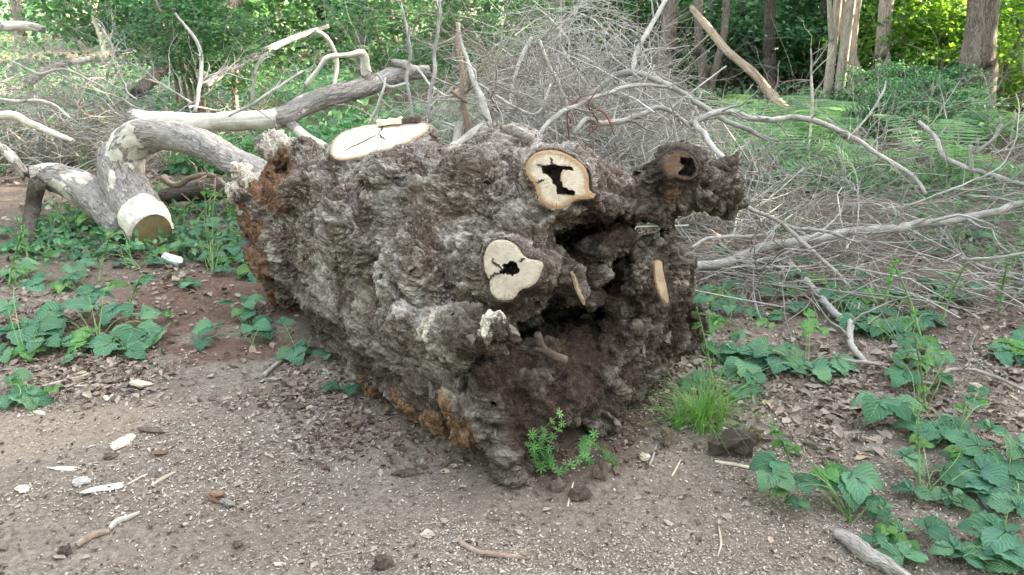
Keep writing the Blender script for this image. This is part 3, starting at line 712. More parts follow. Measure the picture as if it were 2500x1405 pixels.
# darker brown wood: the torn root end, and towards the bottom
mk_browned = np.maximum(np.maximum(0, smooth01(SV[:, 1], 0.10, 0.22) * smooth01(SV[:, 0], -0.30, -0.12)), np.maximum(smooth01(SV[:, 0] + 0.05 * fbm(SV * 6, 65, 2) + 0.10 * (SV[:, 1] > 0), -0.22, 0.0) * smooth01(1.05 - SV[:, 2] + 0.25 * (SV[:, 0] > -0.02), 0.12, 0.4),
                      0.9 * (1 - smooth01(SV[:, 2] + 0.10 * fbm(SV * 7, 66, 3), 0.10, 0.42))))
# bark relief: swellings, plates with furrows between them, crumbly flakes
SN = vnormals(SV, SF)
wp = np.stack([fbm(SV * 5, 71, 3), fbm(SV * 5 + 9, 72, 3), fbm(SV * 5 + 19, 73, 3)], 1) * 0.050
g = SV * np.array([0.85, 1.0, 1.0]) + wp
ga = SV * np.array([0.42, 1.0, 1.0]) + wp                  # bark runs along the log
def terrace(n, k, sh):
    x = n * k; f0 = np.floor(x); f = x - f0; e = smooth01(f, 1 - sh, 1.0); return (f0 + e) / k, 4 * e * (1 - e), _hash(f0.astype(np.int32), f0.astype(np.int32) * 3, f0.astype(np.int32) * 7, 5)
lump = fbm(g * 5.5, 74, 3); rid = fbm(ga * 15, 75, 4, 0.6, True); rid2 = fbm(ga * 34, 78, 3, 0.6, True)
tn1, te1, _ = terrace(fbm(ga * 13 + 3, 76, 3, 0.55), 5.0, 0.16)
tn2, te2, _ = terrace(fbm(ga * 29 + 8, 77, 3, 0.6), 4.5, 0.22)
fz = np.abs(fbm(ga * 10 + 21, 80, 3, 0.5)); fiss = 1 - smooth01(fz, 0.02, 0.11)
fz2 = np.abs(fbm(g * 19 + 31, 83, 3, 0.5)); fiss2 = 1 - smooth01(fz2, 0.02, 0.10)
f1b, f2b, cidb = worley(g * 46, 79)
fine = fbm(SV * 90, 82, 3, 0.6)
rough_p = smooth01(fbm(SV * 3.2, 90, 2), -0.4, 0.4)          # smoother, plated places and crumbly ones
gl = np.stack([ga[:, 0] * 10, ga[:, 1] * 55, ga[:, 2] * 55], 1); fibre = fbm(gl, 95, 3, 0.6, True)
long_r = fbm(np.stack([ga[:, 0] * 9, ga[:, 1] * 27, ga[:, 2] * 27], 1) + 4, 96, 3, 0.55, True)
mid_r = fbm(np.stack([ga[:, 0] * 22, ga[:, 1] * 50, ga[:, 2] * 50], 1) + 14, 97, 3, 0.6, True)
dsp = 0.017 * lump + 0.012 * long_r + 0.009 * mid_r + 0.016 * tn1 + 0.014 * tn2 - 0.014 * fiss - 0.006 * fiss2 * rough_p + 0.002 * fibre + (0.3 + 0.7 * rough_p) * (0.006 * (cidb - 0.5) + 0.003 * fine)
mk_edge = np.clip(np.maximum(np.maximum(te1 * 0.9, te2 * 0.6), np.maximum(fiss, 0.6 * fiss2 * rough_p)), 0, 1)
mk_tone = np.clip(0.40 + 0.8 * tn1 + 0.6 * tn2 + 0.30 * lump + 0.28 * long_r + 0.16 * mid_r, 0, 1)
wood = np.maximum(mk_rot, mk_pale)
ws = smooth01(wood, 0.25, 0.5)
fib = fbm(np.stack([SV[:, 0] * 12, SV[:, 1] * 38, SV[:, 2] * 12], 1) + wp * 60, 85, 3, 0.6, True)
dsp_w = 0.026 * fib + 0.012 * lump + 0.008 * fbm(SV * 40, 86, 2)
ss = smooth01(mk_soil, 0.25, 0.5)
dsp_s = 0.022 * fbm(SV * 24, 87, 4, 0.6) + 0.010 * (cidb - 0.5) + 0.006 * fine
dsp = dsp * (1 - ws) + dsp_w * ws
dsp = dsp * (1 - ss) + dsp_s * ss
flat = np.ones(len(SV)); push = np.zeros((len(SV), 3))
for nm, c in CUTS.items():
    L3 = c.local(SVw); nb_ = (np.abs(L3[:, :2]).max(1) < np.abs(c.poly).max() + 0.05) & (np.abs(L3[:, 2]) < 0.2)
    d2 = np.full(len(SVw), 9.0, np.float32); d2[nb_] = poly_sdf(L3[nb_, :2], c.poly)
    near = smooth01(np.abs(L3[:, 2]), 0.004, 0.035); inside = d2 < 0.02
    flat = np.where(inside & (L3[:, 2] > -0.05), np.minimum(flat, near), flat)
    m = (d2 < 0.0) & (np.abs(L3[:, 2]) < 0.02); push[m] -= np.array([c.n @ SA, c.n @ SB, c.n[2]]) * 0.008
    if c.hole is not None:
        dh = np.full(len(SVw), 9.0, np.float32); dh[nb_] = poly_sdf(L3[nb_, :2], c.hole); m2 = (dh < 0.02) & (L3[:, 2] > -0.16) & (L3[:, 2] < 0.02); mk_soil = np.where(m2, np.maximum(mk_soil, 0.7), mk_soil); flat[m2] *= 0.2
SV2 = SV + SN * (dsp * flat)[:, None] + push

def stump_mat():
    t = NT('stump_bark', 0.93, 0.12)
    v = t.attr('bk'); o = t.obj()
    n = t.noise(v, 70, 7, 0.72); nb = t.noise(v, 8, 4, 0.6); nf = t.noise(o, 190, 3, 0.7)
    e = t.vor(v, 85, 'DISTANCE_TO_EDGE'); cc = t.vor(v, 85, 'F1', 'Color')
    sep = t.new('SeparateColor'); t.L(cc, sep.inputs[0])
    k = t.math('ADD', t.math('MULTIPLY', n, 0.50), t.math('ADD', t.math('MULTIPLY', sep.outputs[0], 0.13), t.math('MULTIPLY', t.attr('tone', False), 0.44)))
    col = t.ramp(k, [(0.27, (0.056, 0.040, 0.030)), (0.42, (0.125, 0.097, 0.075)), (0.56, (0.218, 0.181, 0.150)), (0.74, (0.41, 0.368, 0.325))])
    col = t.mix(t.ramp(nb, [(0.40, 0.6), (0.54, 0.0)]), col, (0.125, 0.086, 0.064))
    bl = t.noise(o, 4.2, 5, 0.7)
    col = t.mix(t.ramp(bl, [(0.52, 0.0), (0.68, 0.55)]), col, t.ramp(n, [(0.3, (0.22, 0.195, 0.17)), (0.65, (0.45, 0.42, 0.385))]))
    spk = t.vor(t.scale(v, (0.6, 1, 1)), 150, 'F1', 'Color'); sp2 = t.new('SeparateColor'); t.L(spk, sp2.inputs[0])
    col = t.mix(t.ramp(sp2.outputs[0], [(0.78, 0.0), (0.9, 0.4)]), col, (0.46, 0.425, 0.385))
    col = t.mix(t.ramp(sp2.outputs[1], [(0.78, 0.0), (0.9, 0.45)]), col, (0.085, 0.062, 0.048))
    inn = t.math('MULTIPLY', t.attr('inner', False), t.ramp(n, [(0.35, 1.0), (0.7, 0.35)]))
    col = t.mix(t.math('MULTIPLY', inn, 0.8), col, t.ramp(nb, [(0.4, (0.052, 0.038, 0.030)), (0.6, (0.11, 0.075, 0.055))]))
    lich = t.noise(o, 6.5, 6, 0.7)
    col = t.mix(t.math('MULTIPLY', t.ramp(lich, [(0.58, 0.0), (0.68, 0.6)]), t.ramp(nf, [(0.4, 0.0), (0.6, 1.0)])), col, (0.44, 0.46, 0.48))
    st = t.ramp(t.math('ADD', t.attr('browned', False), t.math('MULTIPLY', t.math('SUBTRACT', t.noise(o, 12, 5, 0.7), 0.5), 1.1)), [(0.25, 0.0), (0.75, 0.85)])
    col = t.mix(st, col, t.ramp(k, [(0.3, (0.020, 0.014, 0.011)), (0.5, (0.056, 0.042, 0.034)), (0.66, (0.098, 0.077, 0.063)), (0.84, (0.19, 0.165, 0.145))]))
    g1 = t.noise(t.scale(o, (60, 60, 16)), 1, 5, 0.65, 0.6)
    rotc = t.ramp(t.math('ADD', t.math('MULTIPLY', g1, 0.6), t.math('MULTIPLY', t.noise(o, 13, 4), 0.4)), [(0.32, (0.048, 0.029, 0.020)), (0.45, (0.115, 0.064, 0.039)), (0.58, (0.215, 0.130, 0.080)), (0.74, (0.42, 0.325, 0.235))])
    rf = t.ramp(t.math('ADD', t.attr('rot', False), t.math('MULTIPLY', t.math('SUBTRACT', n, 0.5), 0.5)), [(0.27, 0.0), (0.40, 1.0)])
    col = t.mix(rf, col, rotc)
    palec = t.ramp(g1, [(0.28, (0.20, 0.145, 0.10)), (0.48, (0.52, 0.45, 0.37)), (0.68, (0.74, 0.69, 0.61))])
    pf = t.ramp(t.math('ADD', t.attr('pale', False), t.math('MULTIPLY', t.math('SUBTRACT', n, 0.5), 0.7)), [(0.32, 0.0), (0.46, 1.0)])
    col = t.mix(pf, col, palec)
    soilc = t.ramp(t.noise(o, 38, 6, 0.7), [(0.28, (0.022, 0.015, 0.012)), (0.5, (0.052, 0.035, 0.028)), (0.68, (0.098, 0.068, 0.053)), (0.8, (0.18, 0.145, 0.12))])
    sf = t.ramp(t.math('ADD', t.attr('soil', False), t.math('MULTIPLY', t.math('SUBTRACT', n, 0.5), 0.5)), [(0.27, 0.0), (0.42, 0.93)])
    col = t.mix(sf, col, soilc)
    n9 = t.noise(t.scale(v, (0.5, 1, 1)), 95, 4, 0.6)
    h = t.math('ADD', t.math('ADD', t.math('MULTIPLY', t.noise(v, 48, 4, 0.6), 1.0), t.math('MULTIPLY', n9, 0.6)), t.math('MULTIPLY', t.ramp(e, [(0, 0.0), (0.15, 1.0)]), 0.35))
    return t.done(col, t.bump(h, 0.009, 1.0))
M['stump'] = stump_mat()
stump = thing('tree_stump', (SO[0] - 0.5, SO[1] + 0.55, 0), 'massive uprooted old stump lying on its side, with flaky grey bark and hollow root end', 'stump')
S0 = np.array(stump.location)
SVw2 = to_wld(SV2)
obj('bark_body', mesh('bark_body', SVw2 - S0, [SF], True, dict(bk=g, rot=mk_rot, pale=mk_pale, soil=mk_soil, browned=mk_browned, inner=mk_edge, tone=mk_tone)), M['stump'], stump)

def cutface_mat(name, core, mid, edge, edgew, crack=1.0):
    t = NT(name, 0.75, 0.2)
    v = t.attr('cf'); sx = t.new('SeparateXYZ'); t.L(v, sx.inputs[0])
    ln = t.new('VectorMath', operation='LENGTH'); 
    cm = t.new('CombineXYZ'); t.L(sx.outputs[0], cm.inputs[0]); t.L(sx.outputs[1], cm.inputs[1]); t.L(cm.outputs[0], ln.inputs[0])
    r = ln.outputs['Value']; an = t.math('ARCTAN2', sx.outputs[1], sx.outputs[0])
    w = t.noise(cm.outputs[0], 14, 3)
    rr = t.math('ADD', r, t.math('MULTIPLY', w, 0.03))
    rings = t.math('SINE', t.math('MULTIPLY', rr, 900.0))
    saw = t.noise(t.scale(cm.outputs[0], (18, 240, 1)), 1, 3, 0.6)
    ca = t.new('CombineXYZ'); t.L(t.math('MULTIPLY', an, 9.0), ca.inputs[0]); t.L(t.math('MULTIPLY', r, 7.0), ca.inputs[1])
    rad = t.noise(ca.outputs[0], 2.4, 3, 0.6)
    blot = t.noise(cm.outputs[0], 22, 4, 0.6)
    col = t.ramp(t.math('ADD', t.math('MULTIPLY', blot, 0.6), t.math('MULTIPLY', rad, 0.4)), [(0.36, core), (0.56, mid)])
    col = t.mix(t.math('MULTIPLY', t.math('ADD', t.math('MULTIPLY', rings, 0.5), 0.5), 0.16), col, tuple(0.62 * c for c in mid))
    col = t.mix(t.ramp(saw, [(0.42, 0.0), (0.7, 0.42)]), col, tuple(0.66 * c for c in mid))
    ed = t.math('ADD', t.attr('edge', False), t.math('MULTIPLY', t.math('SUBTRACT', blot, 0.5), edgew))
    col = t.mix(t.ramp(ed, [(0.0, 1.0), (edgew, 0.85), (edgew * 1.6, 0.0)]), col, edge)
    ck = t.math('MULTIPLY', t.ramp(rad, [(0.335, 1.0), (0.36, 0.0)]), crack)
    col = t.mix(t.math('MULTIPLY', ck, 0.8), col, (0.06, 0.04, 0.028))
    gs_ = t.noise(cm.outputs[0], 60, 3)
    col = t.mix(t.ramp(gs_, [(0.58, 0.0), (0.72, 0.5)]), col, (0.26, 0.19, 0.13))
    dirt = t.noise(cm.outputs[0], 9, 5, 0.65)
    col = t.mix(t.ramp(dirt, [(0.50, 0.0), (0.70, 0.45)]), col, (0.27, 0.20, 0.14))
    return t.done(col, t.bump(t.math('SUBTRACT', t.math('MULTIPLY', saw, 0.3), ck), 0.006, 0.8))
M['cut_fresh'] = cutface_mat('sawn_cream_wood', (0.40, 0.31, 0.21), (0.57, 0.485, 0.375), (0.32, 0.195, 0.10), 0.013)
M['cut_top'] = cutface_mat('sawn_bleached_wood', (0.50, 0.43, 0.335), (0.62, 0.56, 0.475), (0.36, 0.245, 0.145), 0.012, 0.7)
M['cut_grey'] = cutface_mat('sawn_weathered_wood', (0.33, 0.27, 0.20), (0.48, 0.415, 0.33), (0.30, 0.23, 0.15), 0.002, 1.0)
M['cut_old'] = cutface_mat('sawn_old_wood', (0.24, 0.17, 0.11), (0.42, 0.33, 0.24), (0.20, 0.14, 0.09), 0.004, 1.0)
M['cut_rot'] = cutface_mat('sawn_rotten_wood', (0.22, 0.105, 0.045), (0.10, 0.065, 0.048), (0.045, 0.034, 0.028), 0.008, 1.0)
M['hollow'] = NT('dark_rotten_core', 0.95, 0.1)
_t = M['hollow']; _n = _t.noise(_t.obj(), 60, 5, 0.7)
M['hollow'] = _t.done(_t.ramp(_n, [(0.3, (0.020, 0.015, 0.014)), (0.55, (0.07, 0.052, 0.048)), (0.75, (0.19, 0.155, 0.14))]), _t.bump(_n, 0.01, 1.0))

def cut_face(c, mat, label, pith=(0.0, 0.0), lift=0.003, crack=None):
    poly = c.poly * 1.0; pts = [Vector(p) for p in poly]; edges = [(i, (i + 1) % len(poly)) for i in range(len(poly))]
    if c.hole is not None:
        o = len(pts); pts += [Vector(p) for p in c.hole]; edges += [(o + i, o + (i + 1) % len(c.hole)) for i in range(len(c.hole))]
    lo, hi = poly.min(0), poly.max(0); st = 0.009
    gx, gy = np.meshgrid(np.arange(lo[0], hi[0], st), np.arange(lo[1], hi[1], st)); G = np.stack([gx.ravel(), gy.ravel()], 1)
    G += (rng.random(G.shape) - 0.5) * st * 0.4
    ok = poly_sdf(G, poly) < -0.004
    if c.hole is not None: ok &= poly_sdf(G, c.hole) > 0.004
    pts += [Vector(p) for p in G[ok]]
    vs, _, fs, *_ = delaunay_2d_cdt(pts, edges, [], 0, 1e-6)
    P2 = np.array([(v[0], v[1]) for v in vs]); T = np.array([f for f in fs if len(f) == 3])
    cen = P2[T].mean(1); keep = poly_sdf(cen, poly) < 0
    if c.hole is not None: keep &= poly_sdf(cen, c.hole) > 0
    T = T[keep]
    a, b, d = P2[T[:, 0]], P2[T[:, 1]], P2[T[:, 2]]
    cr = (b[:, 0] - a[:, 0]) * (d[:, 1] - a[:, 1]) - (b[:, 1] - a[:, 1]) * (d[:, 0] - a[:, 0]); T[cr < 0] = T[cr < 0][:, ::-1]
    ed = -poly_sdf(P2, poly)
    if c.hole is not None: ed = np.minimum(ed, 0.012 + poly_sdf(P2, c.hole) * 3)
    zz = lift + 0.0015 * fbm(np.c_[P2 * 30, P2[:, 0] * 0], 5, 2) - 0.004 * smooth01(-ed, -0.004, 0.0)
    Vw = c.c + P2[:, :1] * c.x + P2[:, 1:] * c.y + zz[:, None] * c.n
    cf = np.c_[P2 - np.array(pith), P2[:, 0] * 0]
    f = obj('cut_face', mesh('cut_face', Vw - S0, [T], False, dict(cf=cf, edge=ed)), mat, stump)
    f['label'] = label
    if c.hole is not None:
        n = len(c.hole); rings = []
        for k, z in enumerate((lift, -0.012, -0.035, -0.06)):
            h = c.hole * (1 - 0.06 * k) + c.hole.mean(0) * (0.06 * k)
            h = h + (rng.random(h.shape) - 0.5) * 0.009 * (k > 0)
            rings.append(c.c + h[:, :1] * c.x + h[:, 1:] * c.y + z * c.n)
        V = np.vstack(rings + [rings[-1].mean(0, keepdims=True)]); i = np.arange(n); j = (i + 1) % n
        Qd = np.concatenate([np.stack([k * n + i, k * n + j, (k + 1) * n + j, (k + 1) * n + i], 1) for k in range(3)])
        Tt = np.stack([3 * n + i, 3 * n + j, np.full(n, 4 * n)], 1)
        obj('hollow', mesh('hollow', V - S0, [Qd, Tt], False), M['hollow'], f)
    if crack:
        for pl in crack:
            q = []
            for px, py in pl:
                d = ray(px, py); k = ((c.c - CAMP) @ c.n) / (d @ c.n); q.append(CAMP + d * k)
            q = resample(np.array(q), 14); w = 0.0035 * np.sin(np.linspace(0.25, math.pi - 0.1, 14)) + 0.0006
            side = np.cross(c.n, np.gradient(q, axis=0)); side /= np.linalg.norm(side, axis=1)[:, None]
            q = q + side * ((rng.random(14) - 0.5) * 0.006)[:, None] + c.n * (lift + 0.0022)
            V = np.vstack([q + side * w[:, None], q - side * w[:, None]]); i = np.arange(13)
            obj('crack', mesh('crack', V - S0, [np.stack([i, i + 1, i + 15, i + 14], 1)], False), M['hollow'], f)
cut_face(CUTS['top'], M['cut_top'], 'broad bleached oval saw cut on top of the stump', (0.02, -0.02), crack=[[(838, 372), (880, 352), (925, 330)], [(925, 330), (935, 312), (930, 304)], [(925, 330), (942, 345)]])
cut_face(CUTS['upper'], M['cut_fresh'], 'cream saw cut with an orange rim and a dark ragged hollow', (0.0, 0.0), crack=[[(1350, 404), (1343, 385)], [(1325, 408), (1310, 402)], [(1330, 440), (1308, 448)]])
cut_face(CUTS['lower'], M['cut_grey'], 'pale three-lobed saw cut with a small dark heart hole', (0.0, 0.0), crack=[[(1204, 630), (1206, 640), (1222, 652), (1222, 662)], [(1222, 668), (1205, 672), (1194, 688)], [(1268, 640), (1282, 630)]])
cut_face(CUTS['arm'], M['cut_rot'], 'rotten orange and black sawn end of the root arm')
cut_face(CUTS['side'], M['cut_old'], 'narrow tan saw cut on the side root')
# the flap keeps only its rough edge
cut_face(CUTS['flap'], M['cut_old'], 'thin pale sawn edge beside the hollow')
# ------------------------------------------------------------------ fallen limbs
def px_path(pts, n, y=None):
    """pts (px, py, distance, radius in photo pixels) -> resampled points and radii in metres"""
    out = []
    for px, py, yy, r in pts:
        p = aty(px, py, yy)
        for _ in range(4):                   # never under the soil: slide back along the sight line
            h = gz(p[0], p[1]) + 0.035 + r * mpp(p) * 0.6
            if p[2] < h: p = gnd(px, py, h)
        out.append(list(p) + [r * mpp(p)])
    A = resample(np.array(out), n); return A[:, :3], A[:, 3]
def bare_attr(at, spans):
    al = at['along']; b = np.zeros(len(al))
    for a0, a1, amt in spans: b = np.maximum(b, amt * smooth01(al, a0 - 0.07, a0 + 0.07) * (1 - smooth01(al, a1 - 0.07, a1 + 0.07)))
    at['bare'] = b
M['cut_end'] = cutface_mat('sawn_limb_end', (0.50, 0.36, 0.20), (0.60, 0.46, 0.29), (0.34, 0.22, 0.12), 0.006)
M['cut_shaded'] = cutface_mat('shaded_sawn_end', (0.16, 0.12, 0.055), (0.23, 0.18, 0.09), (0.12, 0.09, 0.05), 0.006)  # shade on the downturned log end, put into its dark olive colour
M['cut_pale'] = cutface_mat('splintered_pale_end', (0.62, 0.54, 0.42), (0.74, 0.68, 0.58), (0.55, 0.42, 0.28), 0.005)
def end_disc(P, rad, start, S, mat, parent, squash=1.0, sides=20):
    i, j = (0, 1) if start else (-1, -2)
    n = norm(P[i] - P[j]); x = norm(np.cross([0, 0, 1.0], n)); y = np.cross(n, x); r = rad[i] * 0.93
    V, cf, ed = [], [], []
    for k in range(5):
        for a in range(sides):
            t = a * 2 * math.pi / sides; f = k / 4 * r * (1 + 0.04 * math.sin(3 * t + k))
            V.append(P[i] + n * 0.006 + x * f * math.cos(t) + y * f * math.sin(t)); cf.append((f * math.cos(t), f * math.sin(t), 0)); ed.append(r - f)
    q = [(k * sides + a, k * sides + (a + 1) % sides, (k + 1) * sides + (a + 1) % sides, (k + 1) * sides + a) for k in range(4) for a in range(sides)]
    o = obj('cut_face', mesh('cut_face', np.array(V) - S, [np.array(q)[:, ::-1]], True, dict(cf=np.array(cf), edge=np.array(ed))), mat, parent)
    return o
def limb(name, label, pts, spans=(), mat='limb', n=120, sides=30, amp=0.22, freq=9, seed=1, cuts=(), side=(), cat='limb', jag=0.0, endmat='cut_end'):
    P, rad = px_path(pts, n)
    S = P[0] * [1, 1, 0]
    root = thing(name, S, label, cat)
    V, Fs, at = tube(P, rad, sides, amp, freq, seed, jag=jag); bare_attr(at, spans)
    obj('bark', mesh('bark', V - S, Fs, True, at), M[mat], root)
    for c in cuts: end_disc(P, rad, c == 'start', S, M[endmat], root)
    for k, (spts, m2, sp) in enumerate(side):
        P2, r2 = px_path(spts, 24); V, Fs, at = tube(P2, r2, 10, 0.15, 14, seed + 40 + k, jag=r2[-1] * 2); bare_attr(at, sp)
        obj('side_branch', mesh('side_branch', V - S, Fs, True, at), M[m2], root)
    return root
# arched limb and the log it springs from, left of the stump
limb('arched_limb', 'thick grey arched limb bending down behind the rotten end of the stump',
     [(300, 440, 5.42, 44), (302, 390, 5.42, 44), (318, 352, 5.4, 42), (355, 334, 5.35, 39), (420, 332, 5.25, 37), (490, 352, 5.1, 35), (545, 380, 5.0, 33), (610, 410, 4.85, 31), (660, 440, 4.75, 30)],
     [(0.0, 0.30, 0.62), (0.3, 1.0, 0.2)], seed=3, n=150)
limb('sawn_log', 'pale debarked log with a sawn end pointing at the drinks can',
     [(286, 360, 5.5, 38), (290, 410, 5.42, 48), (308, 455, 5.28, 52), (335, 508, 5.12, 53), (372, 566, 5.06, 50)],
     [(0.0, 0.62, 0.42), (0.74, 1.1, 1.0)], seed=5, cuts=('end',), n=110, sides=28, endmat='cut_shaded')
limb('broken_log', 'grey split log with a small round orange cut end on the left',
     [(74, 432, 5.5, 24), (120, 430, 5.55, 30), (190, 455, 5.5, 38), (250, 500, 5.4, 40), (310, 560, 5.25, 36)], [(0.0, 0.45, 0.5)], seed=7, cuts=('start',))
limb('upper_limb', 'long limb behind the arch, one half bleached white and the other bark grey',
     [(322, 292, 6.3, 25), (400, 298, 6.25, 24), (480, 300, 6.2, 22), (560, 297, 6.15, 22), (640, 294, 6.1, 22), (700, 285, 6.1, 24), (745, 258, 6.15, 23), (800, 237, 6.2, 23), (860, 222, 6.3, 23), (910, 205, 6.4, 22), (960, 185, 6.5, 20), (1048, 176, 6.6, 15)],
     [(0.02, 0.49, 1.0), (0.5, 1.0, 0.32)], seed=9, n=130, cuts=('start',),
     side=[([(905, 205, 6.38, 17), (893, 170, 6.35, 13), (886, 130, 6.3, 9), (850, 135, 6.2, 6), (800, 140, 6.1, 6), (780, 165, 6.1, 5), (745, 210, 6.1, 6)], 'limb', [(0.1, 1.0, 0.9)]),
           ([(705, 298, 6.1, 14), (740, 330, 6.0, 12), (800, 362, 5.8, 9)], 'limb', [(0.2, 1.0, 0.75)]),
           ([(1010, 178, 6.5, 14), (990, 160, 6.5, 12), (960, 152, 6.5, 9)], 'limb', [])])
limb('dark_post', 'short dark standing snag below the split log', [(70, 590, 5.35, 17), (78, 520, 5.38, 17), (92, 445, 5.4, 18)], [], 'trunk_dark', n=26, sides=12, seed=12, jag=0.04, cat='snag')
limb('rotten_log', 'low crumbling brown log under the arched limb', [(395, 480, 5.9, 16), (470, 470, 5.9, 20), (570, 470, 5.7, 20), (640, 500, 5.5, 14)], [], 'trunk_dark', n=40, sides=14, seed=13, amp=0.35, cat='log')
limb('leaning_pole', 'long pale peeled pole slanting upward through the green undergrowth', [(500, 208, 7.6, 9), (560, 170, 8.0, 9), (640, 128, 8.4, 8.5), (720, 92, 8.7, 7), (802, 64, 9.0, 4.5)], [(0.0, 1.0, 0.45)], n=50, sides=10, seed=15, cat='pole',
     side=[([(770, 75, 8.85, 5), (800, 95, 8.9, 5), (822, 150, 9.0, 5), (815, 215, 8.9, 4)], 'limb', [(0, 1, 1.0)])])
limb('broken_pole', 'smooth pale pole with a splintered tip above the left undergrowth', [(-140, 110, 7.2, 11), (-60, 72, 7.3, 11), (20, 64, 7.4, 11), (70, 64, 7.4, 10), (104, 72, 7.4, 8)], [(0, 1, 0.62)], n=40, sides=12, seed=16, cat='pole', jag=0.05)
limb('snapped_branch', 'short brown branch with a bright snapped tip in the left undergrowth', [(70, 205, 8.2, 9), (110, 175, 8.3, 9), (160, 155, 8.4, 8), (220, 144, 8.5, 6)], [(0.72, 1.0, 0.9)], 'limb', n=30, sides=9, seed=17, cat='branch')
limb('bleached_branch', 'bleached crooked branch by the left brushwood, forked near the ground', [(-40, 290, 5.7, 11), (30, 282, 5.7, 10), (70, 300, 5.65, 8), (130, 326, 5.6, 7), (180, 345, 5.55, 5)], [(0, 1, 0.9)], n=40, sides=9, seed=18, cat='branch',
     side=[([(-30, 350, 5.6, 14), (20, 375, 5.6, 13), (60, 425, 5.6, 12)], 'limb', [(0, 1, 0.5)])])
limb('leaning_dead_tree', 'dark dead trunk leaning steeply across the left background', [(330, 232, 9.4, 14), (400, 165, 10.5, 15), (470, 90, 11.5, 15), (530, 40, 12.2, 15), (600, -20, 13.0, 14), (760, -180, 14.5, 11)], [], 'trunk_dark', n=60, sides=12, seed=19, cat='tree')
limb('tan_pole', 'bare orange-tan pole leaning down towards the three-stemmed tree', [(1940, 290, 10.3, 11), (1875, 222, 10.6, 11), (1838, 178, 10.8, 10), (1775, 125, 11.2, 9), (1738, 80, 11.5, 9), (1690, 22, 11.8, 7)], [], 'deadwood', n=50, sides=10, seed=20, cat='pole', jag=0.08)
limb('low_log', 'mossy low log crossing the ferns behind the stump', [(1390, 300, 6.6, 15), (1330, 330, 6.5, 14), (1290, 350, 6.4, 12), (1220, 365, 6.3, 10)], [], 'limb', n=36, sides=12, seed=21, cat='log')

# ------------------------------------------------------------------ single bare branches that can be told apart
def side_twigs(P, rad, count, rs, lmax=0.5, up=0.4):
    out = []; n = len(P)
    for _ in range(count):
        i = rs.integers(int(n * 0.12), n - 1); d = norm(P[min(i + 1, n - 1)] - P[i - 1]); r0 = rad[i] * 0.5
        a = norm(rs.normal(size=3) * [1, 1, 0.8] + [0, 0, up]); dr = norm(d * 0.6 + a); L = lmax * (0.35 + 0.65 * rs.random())
        q = [P[i]]; 
        for k in range(5): dr = norm(dr + rs.normal(size=3) * 0.28); q.append(q[-1] + dr * L / 5)
        Pq = resample(np.array(q), 9); rr = np.linspace(max(r0, 0.0016), 0.0009, 9); out.append(tube(Pq, rr, 4, cap=False))
        if rs.random() < 0.6:
            k = rs.integers(2, 7); dr = norm(dr + rs.normal(size=3) * 0.6); q2 = [Pq[k]]
            for _ in range(3): dr = norm(dr + rs.normal(size=3) * 0.3); q2.append(q2[-1] + dr * L * 0.17)
            out.append(tube(resample(np.array(q2), 6), np.linspace(max(rr[k] * 0.8, 0.0012), 0.0008, 6), 3, cap=False))
    return out
def hero(name, label, pts, mat='twig_pale', twigs=5, lmax=0.4, seed=0, cat='branch', sides=8, extra=()):
    rs = np.random.default_rng(900 + seed); L = 0
    for a, b in zip(pts[:-1], pts[1:]): L += math.hypot(a[0] - b[0], a[1] - b[1])
    n = int(min(90, max(14, L / 12))); P, rad = px_path(pts, n); rad = rad * 0.84
    P = P + np.stack([fbm(np.c_[np.linspace(0, n / 5, n), np.zeros(n), np.full(n, k * 9.1)], seed, 2) for k in range(3)], 1) * 0.016
    parts = [tube(P, rad, sides, 0.12, 20, seed, jag=rad[-1])]
    parts += side_twigs(P, rad, twigs, rs, lmax)
    for e in extra:
        P2, r2 = px_path(e, 26); parts.append(tube(P2, r2, 6, 0.1, 20, seed)); parts += side_twigs(P2, r2, max(1, twigs // 3), rs, lmax * 0.7)
    V, Fs, at = merge(parts); S = P[0] * [1, 1, 0]
    return obj(name, mesh(name, V - S, Fs, True, at), M[mat], None, S, label=label, cat=cat)
B = 'fallen_branch'
hero(B, 'peeling pinkish upright stem rising behind the stump with a snapped orange side stub', [(1150, 480, 4.75, 11), (1147, 380, 4.85, 10), (1138, 290, 4.95, 9), (1128, 190, 5.05, 7), (1117, 60, 5.2, 4)], 'twig_brown', 4, 0.3, 1, extra=[[(1142, 215, 5.0, 8), (1150, 185, 5.0, 9), (1158, 160, 5.0, 7)], [(1140, 250, 4.95, 5), (1100, 222, 4.9, 5)]])
hero(B, 'smooth pale elbow-shaped branch propped behind the crest of the stump', [(1185, 385, 4.7, 15), (1190, 300, 4.8, 13), (1178, 250, 4.85, 11), (1160, 205, 4.9, 8), (1135, 140, 5.0, 5), (1120, 60, 5.1, 3)], 'twig_pale', 5, 0.4, 2, extra=[[(1100, 362, 4.55, 9), (1140, 335, 4.65, 10), (1190, 300, 4.8, 10)], [(1112, 352, 4.6, 10), (1122, 300, 4.65, 10)]])
hero(B, 'slender white wavy stem standing right of the bleached oval cut', [(1045, 300, 4.9, 5), (1052, 220, 4.95, 6), (1060, 150, 5.0, 6), (1068, 80, 5.05, 5), (1074, -10, 5.1, 4)], 'twig_pale', 6, 0.35, 3)
hero(B, 'thin zigzag pale stem with a kink, behind the bleached oval cut', [(1008, 300, 5.0, 5), (990, 205, 5.05, 5), (1005, 140, 5.1, 5), (998, 80, 5.15, 4), (975, 0, 5.2, 3)], 'twig_pale', 6, 0.4, 4, extra=[[(990, 205, 5.05, 4), (950, 212, 5.0, 4), (920, 180, 5.0, 3)]])
